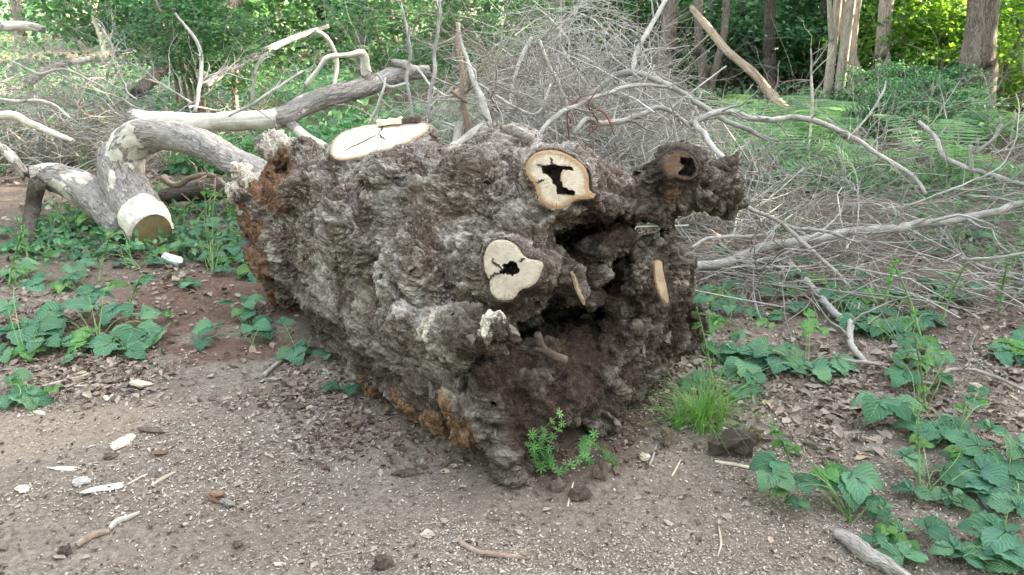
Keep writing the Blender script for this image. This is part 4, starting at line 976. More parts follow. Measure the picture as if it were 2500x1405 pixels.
hero(B, 'short hooked pale twig curling above the left edge of the oval cut', [(908, 300, 4.9, 5), (915, 265, 4.9, 5), (932, 225, 4.9, 4), (945, 190, 4.95, 3)], 'twig_pale', 2, 0.2, 5)
hero(B, 'straight thin pointed stick leaning in front of the big far trunk', [(1400, 300, 5.6, 4), (1380, 240, 5.6, 5), (1345, 170, 5.6, 5), (1314, 100, 5.6, 4)], 'twig_pale', 1, 0.2, 6)
hero(B, 'long pale branch arching from the crest of the stump up to the right', [(1315, 340, 4.3, 7), (1345, 295, 4.45, 7), (1400, 258, 4.65, 7), (1470, 230, 4.9, 6), (1560, 205, 5.2, 6), (1640, 215, 5.4, 4)], 'twig_pale', 6, 0.4, 7)
hero(B, 'pale bowed branch sweeping over the brushwood and down behind the root arm', [(1440, 240, 5.6, 9), (1500, 188, 5.6, 10), (1545, 175, 5.6, 10), (1600, 195, 5.55, 9), (1700, 250, 5.5, 8), (1800, 310, 5.4, 7), (1900, 345, 5.4, 5)], 'twig_pale', 10, 0.55, 8)
hero(B, 'upright pale lichened branch crossing the pinkish far trunk', [(1540, 180, 5.6, 7), (1560, 120, 5.7, 7), (1590, 65, 5.8, 7), (1632, -10, 5.9, 6)], 'twig_pale', 7, 0.4, 9)
hero(B, 'winding grey branch crossing the ferns to the right of the root arm', [(1690, 302, 4.9, 9), (1745, 275, 5.0, 9), (1785, 268, 5.1, 9), (1850, 292, 5.2, 8), (1960, 286, 5.4, 8), (2060, 325, 5.4, 7), (2140, 375, 5.3, 6), (2210, 420, 5.2, 6), (2260, 475, 5.1, 5)], 'twig_pale', 12, 0.5, 10)
hero(B, 'stout pale stub leaning from the tip of the root arm', [(1762, 392, 4.6, 8), (1730, 345, 4.75, 8), (1696, 303, 4.9, 9)], 'twig_pale', 2, 0.2, 11)
hero(B, 'long straight grey pole lying across the right side clearing', [(1640, 672, 4.05, 14), (1760, 640, 4.25, 14), (1900, 602, 4.5, 14), (2100, 565, 4.7, 13), (2300, 543, 4.9, 12), (2420, 520, 5.0, 11), (2560, 480, 5.2, 9)], 'twig_pale', 10, 0.5, 12, sides=10)
hero(B, 'pole under the long grey pole, bent down to a crooked foot among brambles', [(1650, 668, 4.45, 9), (1800, 648, 4.6, 9), (1900, 640, 4.7, 9), (1940, 655, 4.65, 11), (1990, 710, 4.3, 11), (2030, 760, 4.05, 10), (2075, 790, 3.85, 10), (2078, 840, 3.6, 9), (2115, 885, 3.4, 7)], 'twig_pale', 8, 0.4, 13, sides=9)
hero(B, 'thin winding root running over the soil at the far right', [(2055, 880, 3.42, 4), (2110, 890, 3.38, 5), (2190, 905, 3.30, 4), (2260, 940, 3.12, 4), (2330, 900, 3.27, 5), (2420, 915, 3.2, 5), (2520, 955, 3.02, 5)], 'twig', 6, 0.25, 14, cat='root')
hero(B, 'dark-tipped forked branch rising from the brushwood on the far right', [(2245, 300, 6.6, 5), (2290, 345, 6.3, 6), (2315, 390, 6.1, 7), (2400, 425, 5.9, 7), (2520, 455, 5.7, 6)], 'twig', 7, 0.4, 15, extra=[[(2370, 410, 5.95, 4), (2370, 355, 5.95, 5)], [(2380, 375, 5.95, 3), (2425, 340, 6.0, 4), (2448, 305, 6.0, 3)]])
hero(B, 'slim curved branch arching low between the root lobes and the long pole', [(1690, 600, 4.2, 5), (1745, 575, 4.3, 5), (1860, 575, 4.4, 5), (1895, 550, 4.5, 5), (1980, 560, 4.5, 5), (2100, 590, 4.4, 4)], 'twig_pale', 6, 0.3, 16)
hero(B, 'straight brown branch falling from the root arm to the brambles', [(1800, 500, 4.3, 6), (1910, 545, 4.4, 6), (1970, 600, 4.3, 6), (2030, 660, 4.1, 5), (2075, 705, 3.95, 4)], 'twig', 6, 0.35, 17)
hero(B, 'thin sinuous branch hanging down from the long pole on the right', [(2290, 555, 5.3, 5), (2335, 610, 5.0, 5), (2400, 650, 4.8, 5), (2510, 675, 4.7, 4)], 'twig', 7, 0.4, 18)
hero(B, 'small dead grey sapling standing left of the three-stemmed tree', [(1975, 400, 7.6, 3.5), (1980, 300, 7.8, 4), (1979, 230, 7.9, 4), (1981, 170, 8.0, 3), (1978, 120, 8.0, 2)], 'twig', 9, 0.7, 19, cat='sapling')
hero(B, 'slanting thin twig reaching over the shrubs beside the oak', [(2075, 330, 7.5, 2.5), (2120, 280, 7.6, 3), (2150, 230, 7.7, 3), (2162, 200, 7.8, 2)], 'twig', 4, 0.3, 20)
hero(B, 'pale thin upright with leaves growing in front of the leaning dark trunk', [(475, 275, 6.6, 5), (490, 200, 6.8, 6), (488, 110, 7.0, 5), (430, 35, 7.1, 3)], 'twig_pale', 5, 0.4, 21)
hero(B, 'fine pale branch spraying out above the middle of the bleached limb', [(560, 285, 5.9, 3), (620, 250, 5.9, 5), (660, 225, 5.9, 5), (740, 175, 6.0, 3)], 'twig_pale', 7, 0.35, 22, extra=[[(615, 250, 5.9, 4), (625, 170, 5.95, 4), (650, 130, 6.0, 3)]])
hero(B, 'long bent twig arching over the left heap of brushwood', [(-30, 240, 6.0, 4), (60, 245, 6.0, 5), (120, 255, 6.0, 5), (170, 290, 5.9, 4)], 'twig_pale', 6, 0.4, 23)
hero(B, 'grey twig with a long straight tail on the left heap of brushwood', [(20, 145, 7.0, 3), (90, 180, 6.9, 4), (160, 170, 6.9, 4), (250, 215, 6.8, 3)], 'twig', 5, 0.35, 24)
hero(B, 'thin yellowish leaning sapling in the left background', [(268, 165, 15.0, 7), (250, 100, 15.6, 8), (232, 40, 16.0, 9), (215, -30, 16.4, 9)], 'straw', 3, 0.9, 25, cat='sapling')
hero(B, 'pale stem forking into a V before the left background leaves', [(262, 190, 9.0, 4), (268, 160, 9.0, 4), (280, 125, 9.1, 4), (258, 85, 9.2, 4), (240, 60, 9.2, 3)], 'twig_pale', 3, 0.4, 26, extra=[[(280, 125, 9.1, 3), (310, 125, 9.1, 3), (335, 115, 9.1, 2)]])
hero(B, 'arched dark stick under the arched limb', [(395, 435, 5.6, 9), (430, 455, 5.5, 9), (465, 435, 5.5, 8), (520, 432, 5.4, 7), (560, 460, 5.3, 5)], 'twig_brown', 5, 0.3, 27)
hero(B, 'pale branch slanting from the oval cut across the uprights', [(1010, 160, 5.3, 3), (1090, 235, 5.2, 4), (1150, 195, 5.2, 4), (1250, 260, 5.2, 4), (1315, 275, 5.2, 4), (1345, 205, 5.3, 3)], 'twig_pale', 6, 0.4, 28)
hero(B, 'two-metre pale branch leaning behind the upper sawn cut', [(1400, 330, 4.6, 6), (1430, 290, 4.7, 8), (1480, 300, 4.8, 8), (1560, 280, 4.9, 9), (1620, 260, 5.0, 7), (1700, 320, 5.0, 4)], 'twig', 7, 0.4, 29)
hero(B, 'slim grey branch descending towards the root arm', [(1300, 90, 6.0, 5), (1270, 150, 5.9, 6), (1255, 200, 5.8, 6), (1235, 290, 5.6, 5)], 'twig_pale', 8, 0.5, 30)
hero('hanging_roots', 'tangle of reddish dead bindweed stems hanging above the upper cut', [(1455, 220, 4.7, 2), (1440, 260, 4.7, 2), (1465, 300, 4.7, 2.5), (1440, 330, 4.65, 2)], 'twig_red', 16, 0.18, 31, cat='stems', extra=[[(1390, 340, 4.6, 2), (1386, 270, 4.65, 2), (1420, 235, 4.7, 2)], [(1500, 330, 4.7, 2), (1478, 280, 4.7, 3), (1430, 255, 4.7, 2)]])

# ------------------------------------------------------------------ brushwood: bare twiggy branches, each one its own
def twig_mesh(name, seed, L, r0, n1, levels=2, flat=0.3):
    rs = np.random.default_rng(seed); parts = []
    def grow(p, d, L, r, lev):
        m = max(4, int(L / 0.07)); q = [np.array(p)]
        for _ in range(m): d = norm(d + rs.normal(size=3) * [0.16, 0.16, 0.12] + [0, 0, -0.02]); q.append(q[-1] + d * L / m)
        q = np.array(q); rr = np.linspace(r, max(0.0009, r * 0.3), len(q)); parts.append(tube(q, rr, 5 if lev == 0 else (4 if lev == 1 else 3), cap=False))
        if lev >= levels: return
        for _ in range(n1 if lev == 0 else max(2, int(n1 * 0.42))):
            i = rs.integers(1, len(q) - 1); a = rs.normal(size=3) * [1, 1, flat]; a = norm(a - d * (a @ d))
            grow(q[i], norm(norm(q[i] - q[i - 1]) * 0.75 + a * (0.5 + 0.6 * rs.random())), L * (0.3 + 0.35 * rs.random()), max(0.0011, rr[i] * 0.6), lev + 1)
    grow((0, 0, 0), np.array([1.0, 0, 0.03]), L, r0, 0)
    V, Fs, at = merge(parts); return mesh(name, V, Fs, True, at)
TW = []
for k in range(6):
    me = twig_mesh('dead_branch', 500 + k, 1.5 + 0.25 * (k % 3), 0.008 + 0.0025 * (k % 3), 10); me.materials.append(M[['twig', 'twig_pale', 'twig'][k % 3]]); TW.append(me)
TB = []
for k in range(4):
    me = twig_mesh('dead_branch', 540 + k, 1.0, 0.006, 14, 2, 0.8); me.materials.append(M[['twig', 'twig_brown'][k % 2]]); TB.append(me)
def place_twig(me, p, yaw, pitch, roll, sc, label, group):
    Mx = Matrix.Translation(Vector([float(c) for c in p])) @ Matrix.Rotation(yaw, 4, 'Z') @ Matrix.Rotation(-pitch, 4, 'Y') @ Matrix.Rotation(roll, 4, 'X') @ Matrix.Scale(sc, 4)
    obj('dead_branch', me, None, None, Mx, label=label, cat='branch', group=group)
rs = np.random.default_rng(77)
def rlabel(px, py, me):
    tone = {'grey_twig': 'grey', 'lichen_grey_branch': 'pale lichened', 'brown_twig': 'brown'}[me.materials[0].name]
    where = 'above the long pole' if py < 430 else ('across the long pole' if py < 600 else 'on leaf litter below the long pole')
    side = 'near the root arm' if px < 1950 else ('below the three-stemmed tree' if px < 2230 else 'below the oak')
    return f'{tone} twiggy branch {where}, {side}', 'brushwood on the right side'
def mlabel(px, z, me):
    tone = {'grey_twig': 'grey', 'lichen_grey_branch': 'pale lichened', 'brown_twig': 'brown'}[me.materials[0].name]
    side = 'behind the bleached oval cut' if px < 1230 else ('behind the upper sawn cut' if px < 1480 else 'behind the root arm')
    return f'{tone} twiggy branch {"high" if z > 0.6 else "low"} in the tall heap {side}', 'brushwood heap behind the stump'
def llabel(px, py, me):
    tone = {'grey_twig': 'grey', 'lichen_grey_branch': 'pale lichened', 'brown_twig': 'brown'}[me.materials[0].name]
    return f'{tone} twiggy branch in the left heap, ' + ('above the split log' if px < 230 else 'behind the arched limb') + (' near undergrowth' if py < 280 else ''), 'brushwood heap on the left'
for _ in range(48):
    px, py = rs.uniform(1680, 2560), rs.uniform(340, 700) if rs.random() < 0.8 else rs.uniform(300, 420)
    p = gpt(px, py); me = TW[int(rs.choice([0, 1, 1, 2, 3, 4, 4, 5]))]; place_twig(me, p + [0, 0, rs.uniform(0.02, 0.14)], rs.uniform(0, 6.28), rs.normal() * 0.09, rs.choice([0, math.pi]) + rs.normal() * 0.25, rs.uniform(0.5, 0.95), *rlabel(px, py, me))
for _ in range(75):
    px = rs.normal(1390, 180); y = rs.uniform(5.2, 8.0); x = aty(px, 300, y)[0]
    tall = math.exp(-((px - 1390) / 280) ** 2)
    z = rs.uniform(0.05, 0.2 + 1.2 * tall); me = (TW + TB)[rs.integers(10)]; place_twig(me, (x, y, z), rs.uniform(0, 6.28), rs.normal() * 0.32 + 0.15, rs.uniform(0, 6.28), rs.uniform(0.55, 1.0), *mlabel(px, z, me))
for _ in range(45):
    px, py = rs.uniform(-60, 520), rs.uniform(190, 400)
    p = gpt(px, py); p = p * [min(1, 7.5 / p[1]), min(1, 7.5 / p[1]), 1]
    me = (TW + TB)[rs.integers(10)]; place_twig(me, p + [0, 0, rs.uniform(0.02, 0.55)], rs.uniform(0, 6.28), rs.normal() * 0.25, rs.uniform(0, 6.28), rs.uniform(0.6, 1.1), *llabel(px, py, me))

# loose fine sticks that nobody could count
def stick_mass(name, n, sampler, lens, rad, mat, label, seed, pitch=0.2):
    rs = np.random.default_rng(seed); P = np.array([sampler(rs) for _ in range(n)]); yaw = rs.uniform(0, 2 * math.pi, n); pit = rs.normal(0, pitch, n)
    L = rs.uniform(lens[0], lens[1], n); d = np.stack([np.cos(yaw) * np.cos(pit), np.sin(yaw) * np.cos(pit), np.sin(pit)], 1)
    side = np.stack([-np.sin(yaw), np.cos(yaw), yaw * 0], 1); upv = np.cross(d, side)
    bend = rs.normal(0, 0.10, (n, 2)); r = rs.uniform(rad[0], rad[1], n)
    V = np.zeros((n, 4, 3, 3)); bk = np.zeros((n, 4, 3, 3))
    for k in range(4):
        t = k / 3 - 0.5; c = P + d * (L * t)[:, None] + side * (bend[:, 0] * L * (1 - 4 * t * t))[:, None] + upv * (np.abs(bend[:, 1]) * L * (1 - 4 * t * t) * 0.6)[:, None]
        for m in range(3):
            a = m * 2.094; V[:, k, m] = c + (side * math.cos(a) + upv * math.sin(a)) * (r * (1 - 0.5 * k / 3))[:, None]; bk[:, k, m] = np.stack([r * math.cos(a), r * math.sin(a), L * t + P[:, 0]], 1)
    base = np.arange(n)[:, None, None] * 12 + np.arange(3)[None, :, None] * 3; m = np.arange(3)[None, None, :]; m2 = (m + 1) % 3
    Fq = np.stack([base + m, base + m2, base + 3 + m2, base + 3 + m], -1).reshape(-1, 4)
    obj(name, mesh(name, V.reshape(-1, 3), [Fq], True, dict(bk=bk.reshape(-1, 3))), M[mat], kind='stuff', label=label, cat='twigs')
def s_right(r):
    p = gnd(r.uniform(1640, 2620), r.uniform(340, 780)); return p + [0, 0, abs(r.normal(0, 0.07)) + 0.01]
def s_left(r):
    p = gnd(r.uniform(-100, 560), r.uniform(190, 420)); return p + [0, 0, abs(r.normal(0, 0.2)) + 0.01]
def s_mid(r):
    px = r.normal(1420, 260); y = r.uniform(5.0, 8.2); h = 0.15 + 1.5 * math.exp(-((px - 1400) / 320) ** 2)
    return np.array([aty(px, 300, y)[0], y, r.uniform(0.02, h) * r.random() ** 0.5])
stick_mass('brushwood', 1100, s_right, (0.10, 0.7), (0.0012, 0.0034), 'twig_mix', 'fine grey twigs littering the clearing right of the stump', 1)
stick_mass('brushwood', 3600, s_left, (0.12, 0.7), (0.0014, 0.004), 'twig_light', 'fine grey twigs heaped left of the arched limb', 2, 0.42)
stick_mass('brushwood', 4800, s_mid, (0.12, 0.6), (0.0014, 0.0042), 'twig_light', 'dense fine twigs of the tall heap behind the stump', 3, 0.62)
stick_mass('brushwood', 620, s_mid, (0.35, 1.2), (0.003, 0.0075), 'twig_pale', 'bleached thicker sticks in the tall heap behind the stump', 4, 0.62)
stick_mass('brushwood', 240, s_right, (0.3, 1.2), (0.003, 0.0065), 'twig_pale', 'bleached thicker sticks lying in the clearing right of the stump', 5)
stick_mass('brushwood', 300, s_left, (0.3, 1.0), (0.003, 0.0065), 'twig_pale', 'bleached thicker sticks heaped left of the arched limb', 6, 0.42)
# ------------------------------------------------------------------ leaves in clumps, trees, understorey
def leaf_cloud(name, n, ext, size, seed, clumps=40, clump_r=0.35, up=0.8, flatten=0.4, shell=0.0, skirt=None):
    """small folded leaves gathered in clumps through an ellipsoid's volume"""
    rs = np.random.default_rng(seed); ext = np.array(ext, float)
    c = rs.normal(size=(clumps, 3)); c /= np.linalg.norm(c, axis=1)[:, None]; c *= (shell + (1 - shell) * rs.random((clumps, 1)) ** 0.45)
    if skirt is not None: c[:, 2] = np.abs(c[:, 2]) * 2 - 1 + skirt
    c *= ext
    k = rs.integers(0, clumps, n); s = clump_r * (0.6 + 0.8 * rs.random(clumps))[k]
    P = c[k] + rs.normal(size=(n, 3)) * np.array([1, 1, flatten]) * s[:, None] * 0.6
    nr = rs.normal(size=(n, 3)) * 0.55 + [0, 0, up]; nr /= np.linalg.norm(nr, axis=1)[:, None]
    d = rs.normal(size=(n, 3)) + [0, 0, -0.25]; d -= nr * (d * nr).sum(1)[:, None]; d /= np.linalg.norm(d, axis=1)[:, None]
    w = np.cross(nr, d); L = size * rs.uniform(0.6, 1.25, n)[:, None]
    V = np.stack([P, P + d * L * 0.45 + w * L * 0.36 + nr * L * 0.07, P + d * L - nr * L * 0.12, P + d * L * 0.45 - w * L * 0.36 + nr * L * 0.07], 1).reshape(-1, 3)
    b = np.arange(n)[:, None] * 4
    return mesh(name, V, [np.concatenate([b + [0, 1, 2], b + [0, 2, 3]])], False)
CROWN = []
for k in range(3):
    me = leaf_cloud('crown', 2600, (2.4, 2.4, 1.7), 0.20, 700 + k, 55, 0.6, 0.7, 0.5, 0.35); me.materials.append(M[['wood_leaf', 'wood_leaf2', 'wood_leaf'][k]]); CROWN.append(me)
BUSH = []
for k, mt in enumerate(['wood_leaf', 'wood_leaf2', 'wood_leaf', 'sun_leaf', 'wood_leaf2']):
    me = leaf_cloud('foliage', 4200, (1.7, 1.4, 1.7), 0.125, 720 + k, 75, 0.42, 0.75, 0.35, 0.2); me.materials.append(M[mt]); BUSH.append(me)
def tree(name, label, base, top, r, mat, crown=0, height=9.0, group=None, bulge=(), limbs=3, seed=0, sides=16, cscale=1.0, amp=0.10, extra=()):
    """base, top = (px, py, distance, ...): the trunk's line at the two ends of what the photo shows, carried on upwards"""
    rs = np.random.default_rng(3000 + seed)
    p0 = gnd(base[0], base[1]) if len(base) == 2 else aty(*base); p0[2] = 0 if len(base) == 2 else p0[2]
    if len(base) == 3: p0[2] = -0.05
    p1 = aty(top[0], top[1], top[2] if len(top) == 3 else p0[1])
    d = (p1 - p0); t = height / max(d[2], 0.3); p2 = p0 + d * min(t, 12) * [0.55 + 0.45 / max(t, 1), 0.55 + 0.45 / max(t, 1), 1]
    p0 = p0 + [0, 0, -0.1]
    P = resample(np.array([p0, p0 * 0.5 + p1 * 0.5, p1, p2]), 70)
    h = P[:, 2]; rad = r * (1 - 0.55 * np.clip(h / height, 0, 1)) * (1 + 0.28 * np.exp(-np.clip(h, 0, 9) / 0.14))
    for bz, bh, ba in bulge: rad = rad * (1 + ba * np.exp(-((h - bz) / bh) ** 2))
    S = p0 * [1, 1, 0]; root = thing(name, S, label, 'tree', group)
    V, Fs, at = tube(P, rad, sides, amp, 5, seed); at['bare'] = np.zeros(len(V)); obj('trunk', mesh('trunk', V - S, Fs, True, at), M[mat], root)
    for q, rr in extra:
        q = np.array(q); Pe = resample(q, 40); V, Fs, at = tube(Pe, rr * np.linspace(1.15, 0.8, 40), 12, amp, 6, seed + 9); at['bare'] = np.zeros(len(V)); obj('trunk', mesh('trunk', V - S, Fs, True, at), M[mat], root)
    for k in range(limbs):
        i = int(70 * rs.uniform(0.6, 0.92)); a = rs.uniform(0, 6.28); L = rs.uniform(1.2, 2.4) * cscale
        q = resample(np.array([P[i], P[i] + [math.cos(a) * L * 0.5, math.sin(a) * L * 0.5, 0.5], P[i] + [math.cos(a) * L, math.sin(a) * L, 1.2]]), 12)
        V, Fs, at = tube(q, np.linspace(rad[i] * 0.6, 0.012, 12), 7, 0.1, 8, seed + k); at['bare'] = np.zeros(len(V)); obj('limb', mesh('limb', V - S, Fs, True, at), M[mat], root)
    if crown is not None:
        Mx = Matrix.Translation(Vector(P[-1] - S)) @ Matrix.Rotation(rs.uniform(0, 6.28), 4, 'Z') @ Matrix.Scale(cscale, 4)
        obj('crown', CROWN[crown % 3], None, root, Mx)
    return root
T = 'woodland_tree'
tree('oak_tree', 'sturdy straight brown oak trunk with a swelling, beside the sunlit leaves', (2385, 292), (2402, 0), 0.19, 'trunk', 0, 9.5, bulge=[(0.62, 0.32, 0.16)], seed=1, sides=28, cscale=1.25)
p = gnd(2030, 285)
tree('multi_stem_tree', 'slender tree of several smooth tan stems rising together from one foot', (2014, 285), (2046, 0), 0.060, 'trunk_pale', 1, 5.6, seed=2, amp=0.05,
     extra=[([gnd(2042, 287), aty(2058, 150, p[1] - 0.05), aty(2078, 0, p[1] - 0.1), aty(2112, -260, p[1] - 0.2)], 0.062), ([gnd(2064, 285), aty(2080, 180, p[1] + 0.1), aty(2098, 0, p[1] + 0.15), aty(2160, -220, p[1] + 0.3)], 0.036), ([aty(2030, 100, p[1] - 0.1), aty(2026, 40, p[1] - 0.12), aty(2022, -60, p[1] - 0.15), aty(2012, -220, p[1] - 0.2)], 0.028)])
tree(T, 'straight dark slim trunk standing alone behind the tan leaning pole', (1880, 238), (1881, 0), 0.095, 'trunk_dark', 2, 10.0, seed=3)
tree(T, 'pinkish rough trunk behind the upright pale branch', (1612, 232), (1640, 0), 0.125, 'trunk', 0, 9.0, seed=4)
tree(T, 'very broad grey trunk half hidden by the tall brushwood heap', (1345, 228), (1335, 0), 0.30, 'trunk', 1, 11.0, seed=5, sides=28, cscale=1.3)
tree(T, 'thin grey trunk standing behind the bleached limb stub', (882, 226), (876, 0), 0.085, 'trunk', 2, 8.0, seed=6)
tree(T, 'brown forked pair of slim trunks left of the dark slim trunk', (1722, 238), (1705, 0), 0.07, 'trunk', 0, 9.0, seed=7, extra=[([gnd(1728, 238), aty(1752, 150, 12.9), aty(1770, 60, 13.0), aty(1778, -150, 13.2)], 0.06)])
tree(T, 'dark broad trunk deep in the left background behind the leaning dark trunk', (605, 108), (598, 0), 0.24, 'trunk_dark', 1, 12.0, seed=8)
tree(T, 'dark trunk with rusty foot behind the leaves of the left sapling', (380, 95), (375, 0), 0.22, 'trunk_dark', 2, 12.0, seed=9)
tree(T, 'grey trunk at the far left edge behind the broken pole', (55, 118), (40, 0), 0.17, 'trunk', 0, 11.0, seed=10)
tree(T, 'dark trunk leaning left between the pale pole and the thin grey trunk', (850, 165), (775, 0), 0.12, 'trunk_dark', 1, 9.0, seed=11)
tree(T, 'slim dark trunk leaning right below the tip of the pale pole', (760, 120), (745, 0), 0.10, 'trunk_dark', 2, 10.0, seed=12)
tree(T, 'sunlit crooked trunk wrapped in leaves right of the three-stemmed tree', (2150, 260), (2165, 0), 0.10, 'trunk_pale', 0, 9.0, seed=13)
tree(T, 'orange-brown leaning trunk just right of the three-stemmed tree', (2120, 268), (2060, 60), 0.085, 'deadwood', None, 3.2, seed=14, limbs=0)
tree(T, 'thin straight trunk in the sunlit leaves left of the oak', (2215, 245), (2210, 0), 0.065, 'trunk_pale', 1, 9.0, seed=15)
tree(T, 'slim trunk leaning right in the leaves beside the oak', (2255, 240), (2330, 0), 0.07, 'deadwood', 2, 8.0, seed=16)
tree(T, 'pale thin stem at the far right edge beyond the oak', (2465, 215), (2495, 60), 0.06, 'trunk_pale', 0, 7.0, seed=17)
tree(T, 'grey trunk deep in the wood behind the white wavy stem', (1095, 150), (1100, 0), 0.17, 'trunk', 1, 11.0, seed=18)
tree(T, 'dim trunk in the gap right of the very broad grey trunk', (1405, 170), (1410, 0), 0.16, 'trunk', 2, 11.0, seed=19)
tree(T, 'bluish distant trunk above the tan leaning pole', (1800, 190), (1810, 0), 0.12, 'trunk', 0, 11.0, seed=20)
tree(T, 'twisted dark stem left of the three-stemmed tree', (1960, 225), (2010, 20), 0.06, 'trunk_dark', 1, 7.0, seed=21)
tree(T, 'dark trunk in the left background between the yellowish sapling and the V-forked stem', (140, 95), (155, 0), 0.15, 'trunk_dark', 2, 11.0, seed=22)
for k, (px, py, tx, r, d, lab) in enumerate([(185, 120, 170, 0.06, 1, 'slim dark trunk between the far left trunks and the yellowish sapling'), (310, 110, 330, 0.07, 1, 'slim dark trunk right of the yellowish sapling'), (460, 120, 470, 0.08, 0, 'slim brown trunk behind the hazel sapling'),
        (540, 105, 545, 0.10, 1, 'slim dark trunk left of the dark broad trunk'), (690, 118, 680, 0.08, 0, 'slim brown trunk right of the dark broad trunk'), (965, 140, 950, 0.10, 1, 'slim dark trunk right of the thin grey trunk'), (1180, 150, 1190, 0.09, 0, 'slim brown trunk left of the very broad grey trunk'),
        (1500, 160, 1490, 0.11, 1, 'slim dark trunk between the very broad trunk and the pinkish trunk'), (1560, 175, 1575, 0.07, 0, 'slim brown trunk just left of the pinkish trunk'), (1830, 185, 1840, 0.06, 1, 'slim dark stem left of the dark slim trunk'), (1925, 190, 1915, 0.08, 0, 'slim brown trunk right of the dark slim trunk')]):
    tree(T, lab, (px, py), (tx, 0), r, ['trunk', 'trunk_dark'][d], None, 8.0, seed=40 + k, sides=10, limbs=2)
# unseen trees added beyond the frame to block sun and low sky light
def shade_tree(x, y, h, k, label, group):
    S = np.array([x, y, 0]); root = thing(T, S, label, 'tree', group)
    P = resample(np.array([[0, 0, -0.1], [0.1, 0.05, h * 0.5], [0, 0.1, h]]), 20); V, Fs, at = tube(P, np.linspace(0.2, 0.06, 20), 12, 0.1, 5, k); at['bare'] = np.zeros(len(V))
    obj('trunk', mesh('trunk', V, Fs, True, at), M['trunk'], root)
    for j, (zz, sc) in enumerate([(h * 0.28, 0.95), (h * 0.55, 1.1), (h * 0.85, 1.0)]):
        obj('crown', CROWN[(k + j) % 3], None, root, Matrix.Translation((0.3 * math.sin(k + j * 2), 0.3 * math.cos(k * 2 + j), zz)) @ Matrix.Rotation(k + j * 1.7, 4, 'Z') @ Matrix.Diagonal((sc, sc, sc * 1.05, 1)))
for k, a in enumerate([(9.5, 2.0, 7.5), (10.5, 5.0, 8.5), (11.5, 8.2, 9.0), (9.0, -1.5, 7.5), (13.5, 3.2, 9.5), (13.8, 6.8, 10.0), (14.5, 10.5, 10.0), (16.5, 5.0, 11.0), (12.0, 0.2, 9.0), (17.5, 9.0, 11.0), (18.5, 14.5, 11.0), (16.0, 18.5, 11.0)]):
    shade_tree(*a, k, 'unseen tall tree added to shade the clearing from the right', 'added shade trees beyond the right edge')
for k, a in enumerate([(-8.5, -2.5, 6.5), (-5.5, -6.0, 6.5), (-1.5, -7.5, 7.0), (2.5, -7.5, 6.5), (6.0, -5.5, 6.5), (-9.5, 1.5, 7.0), (-10.5, 5.5, 7.5), (-12.0, 9.5, 8.0)]):
    shade_tree(*a, k + 20, 'unseen tall tree added behind the camera to cut low sky light', 'added shade trees behind the camera')

def shrub(label, x, y, z0, sc, var, group, seed, stems=4, name='understorey_shrub'):
    rs = np.random.default_rng(seed); S = np.array([x, y, 0.0]); root = thing(name, S, label, 'shrub', group)
    parts = []
    for _ in range(stems):
        a = rs.uniform(0, 6.28); L = sc[0] * rs.uniform(0.4, 1.0); top = z0 + sc[2] * rs.uniform(-0.2, 1.2)
        q = resample(np.array([[0.1 * math.cos(a), 0.1 * math.sin(a), -0.1], [L * 0.4 * math.cos(a), L * 0.4 * math.sin(a), top * 0.5], [L * math.cos(a + 0.3), L * math.sin(a + 0.3), top]]), 10)
        obj('stem', (lambda t_: mesh('stem', t_[0], t_[1], True, t_[2]))(tube(q, np.linspace(0.03, 0.01, 10), 6)), M['twig_brown'], root)
    obj('foliage', BUSH[var], None, root, Matrix.Translation((0, 0, z0)) @ Matrix.Rotation(rs.uniform(0, 6.28), 4, 'Z') @ Matrix.Diagonal((sc[0], sc[1], sc[2], 1)))
rs = np.random.default_rng(31)
for k in range(30):
    left = k < 14
    px = rs.uniform(-250, 1560) if left else rs.uniform(1500, 2800)
    y = rs.uniform(17, 33) if left else rs.uniform(13.5, 24)
    x = aty(px, 200, y)[0]; s = rs.uniform(0.9, 1.5) * (1.15 if left else 1.0)
    var = int(rs.choice([0, 1, 2, 4])) if left or px < 2080 else int(rs.choice([0, 2, 3, 3]))
    shrub((('yellow-green' if var in (0, 2) else 'blue-green') + ' understorey shrub deep in the wood ' + ('behind the broken pole' if px < 250 else 'behind the leaning dead tree' if px < 650 else 'behind the thin grey trunk' if px < 1050 else 'behind the very broad grey trunk')) if left else ('leafy green shrub in the wood behind the dark slim trunk' if px < 2080 else 'leafy yellow-green shrub in the sunlit wood around the oak'),
          x, y, 1.35 * s, (1.2 * s, 1.0 * s, 0.95 * s), var, 'left background shrubs' if left else ('middle background shrubs' if px < 2080 else 'sunlit background shrubs'), 4000 + k)
for k, (px, py, y, s, var) in enumerate([(2180, 110, 12.2, 0.75, 3), (2290, 130, 12.0, 0.7, 3), (2470, 130, 11.8, 0.8, 3), (2240, 30, 13.0, 0.9, 3), (2100, 60, 13.5, 0.8, 0), (1960, 90, 13.8, 0.85, 4), (1790, 70, 14.5, 0.9, 4), (1500, 60, 15.0, 0.9, 0)]):
    c = aty(px, py, y); shrub(['bright leaf spray hanging left of the oak above the blue-green shrubs', 'sunlit leaf spray touching the left side of the oak trunk', 'sunlit foliage at the far right beyond the oak', 'leafy canopy branch above the sunlit stems', 'dark leaves above the three-stemmed tree foot', 'blue-green leaves between the dark slim trunk and the three-stemmed tree', 'blue-green foliage above the tan leaning pole', 'green foliage behind the upright pale branch'][k],
                              c[0], c[1], c[2], (s, s * 0.8, s * 0.7), var, None, 4100 + k, 3, 'leafy_shrub')
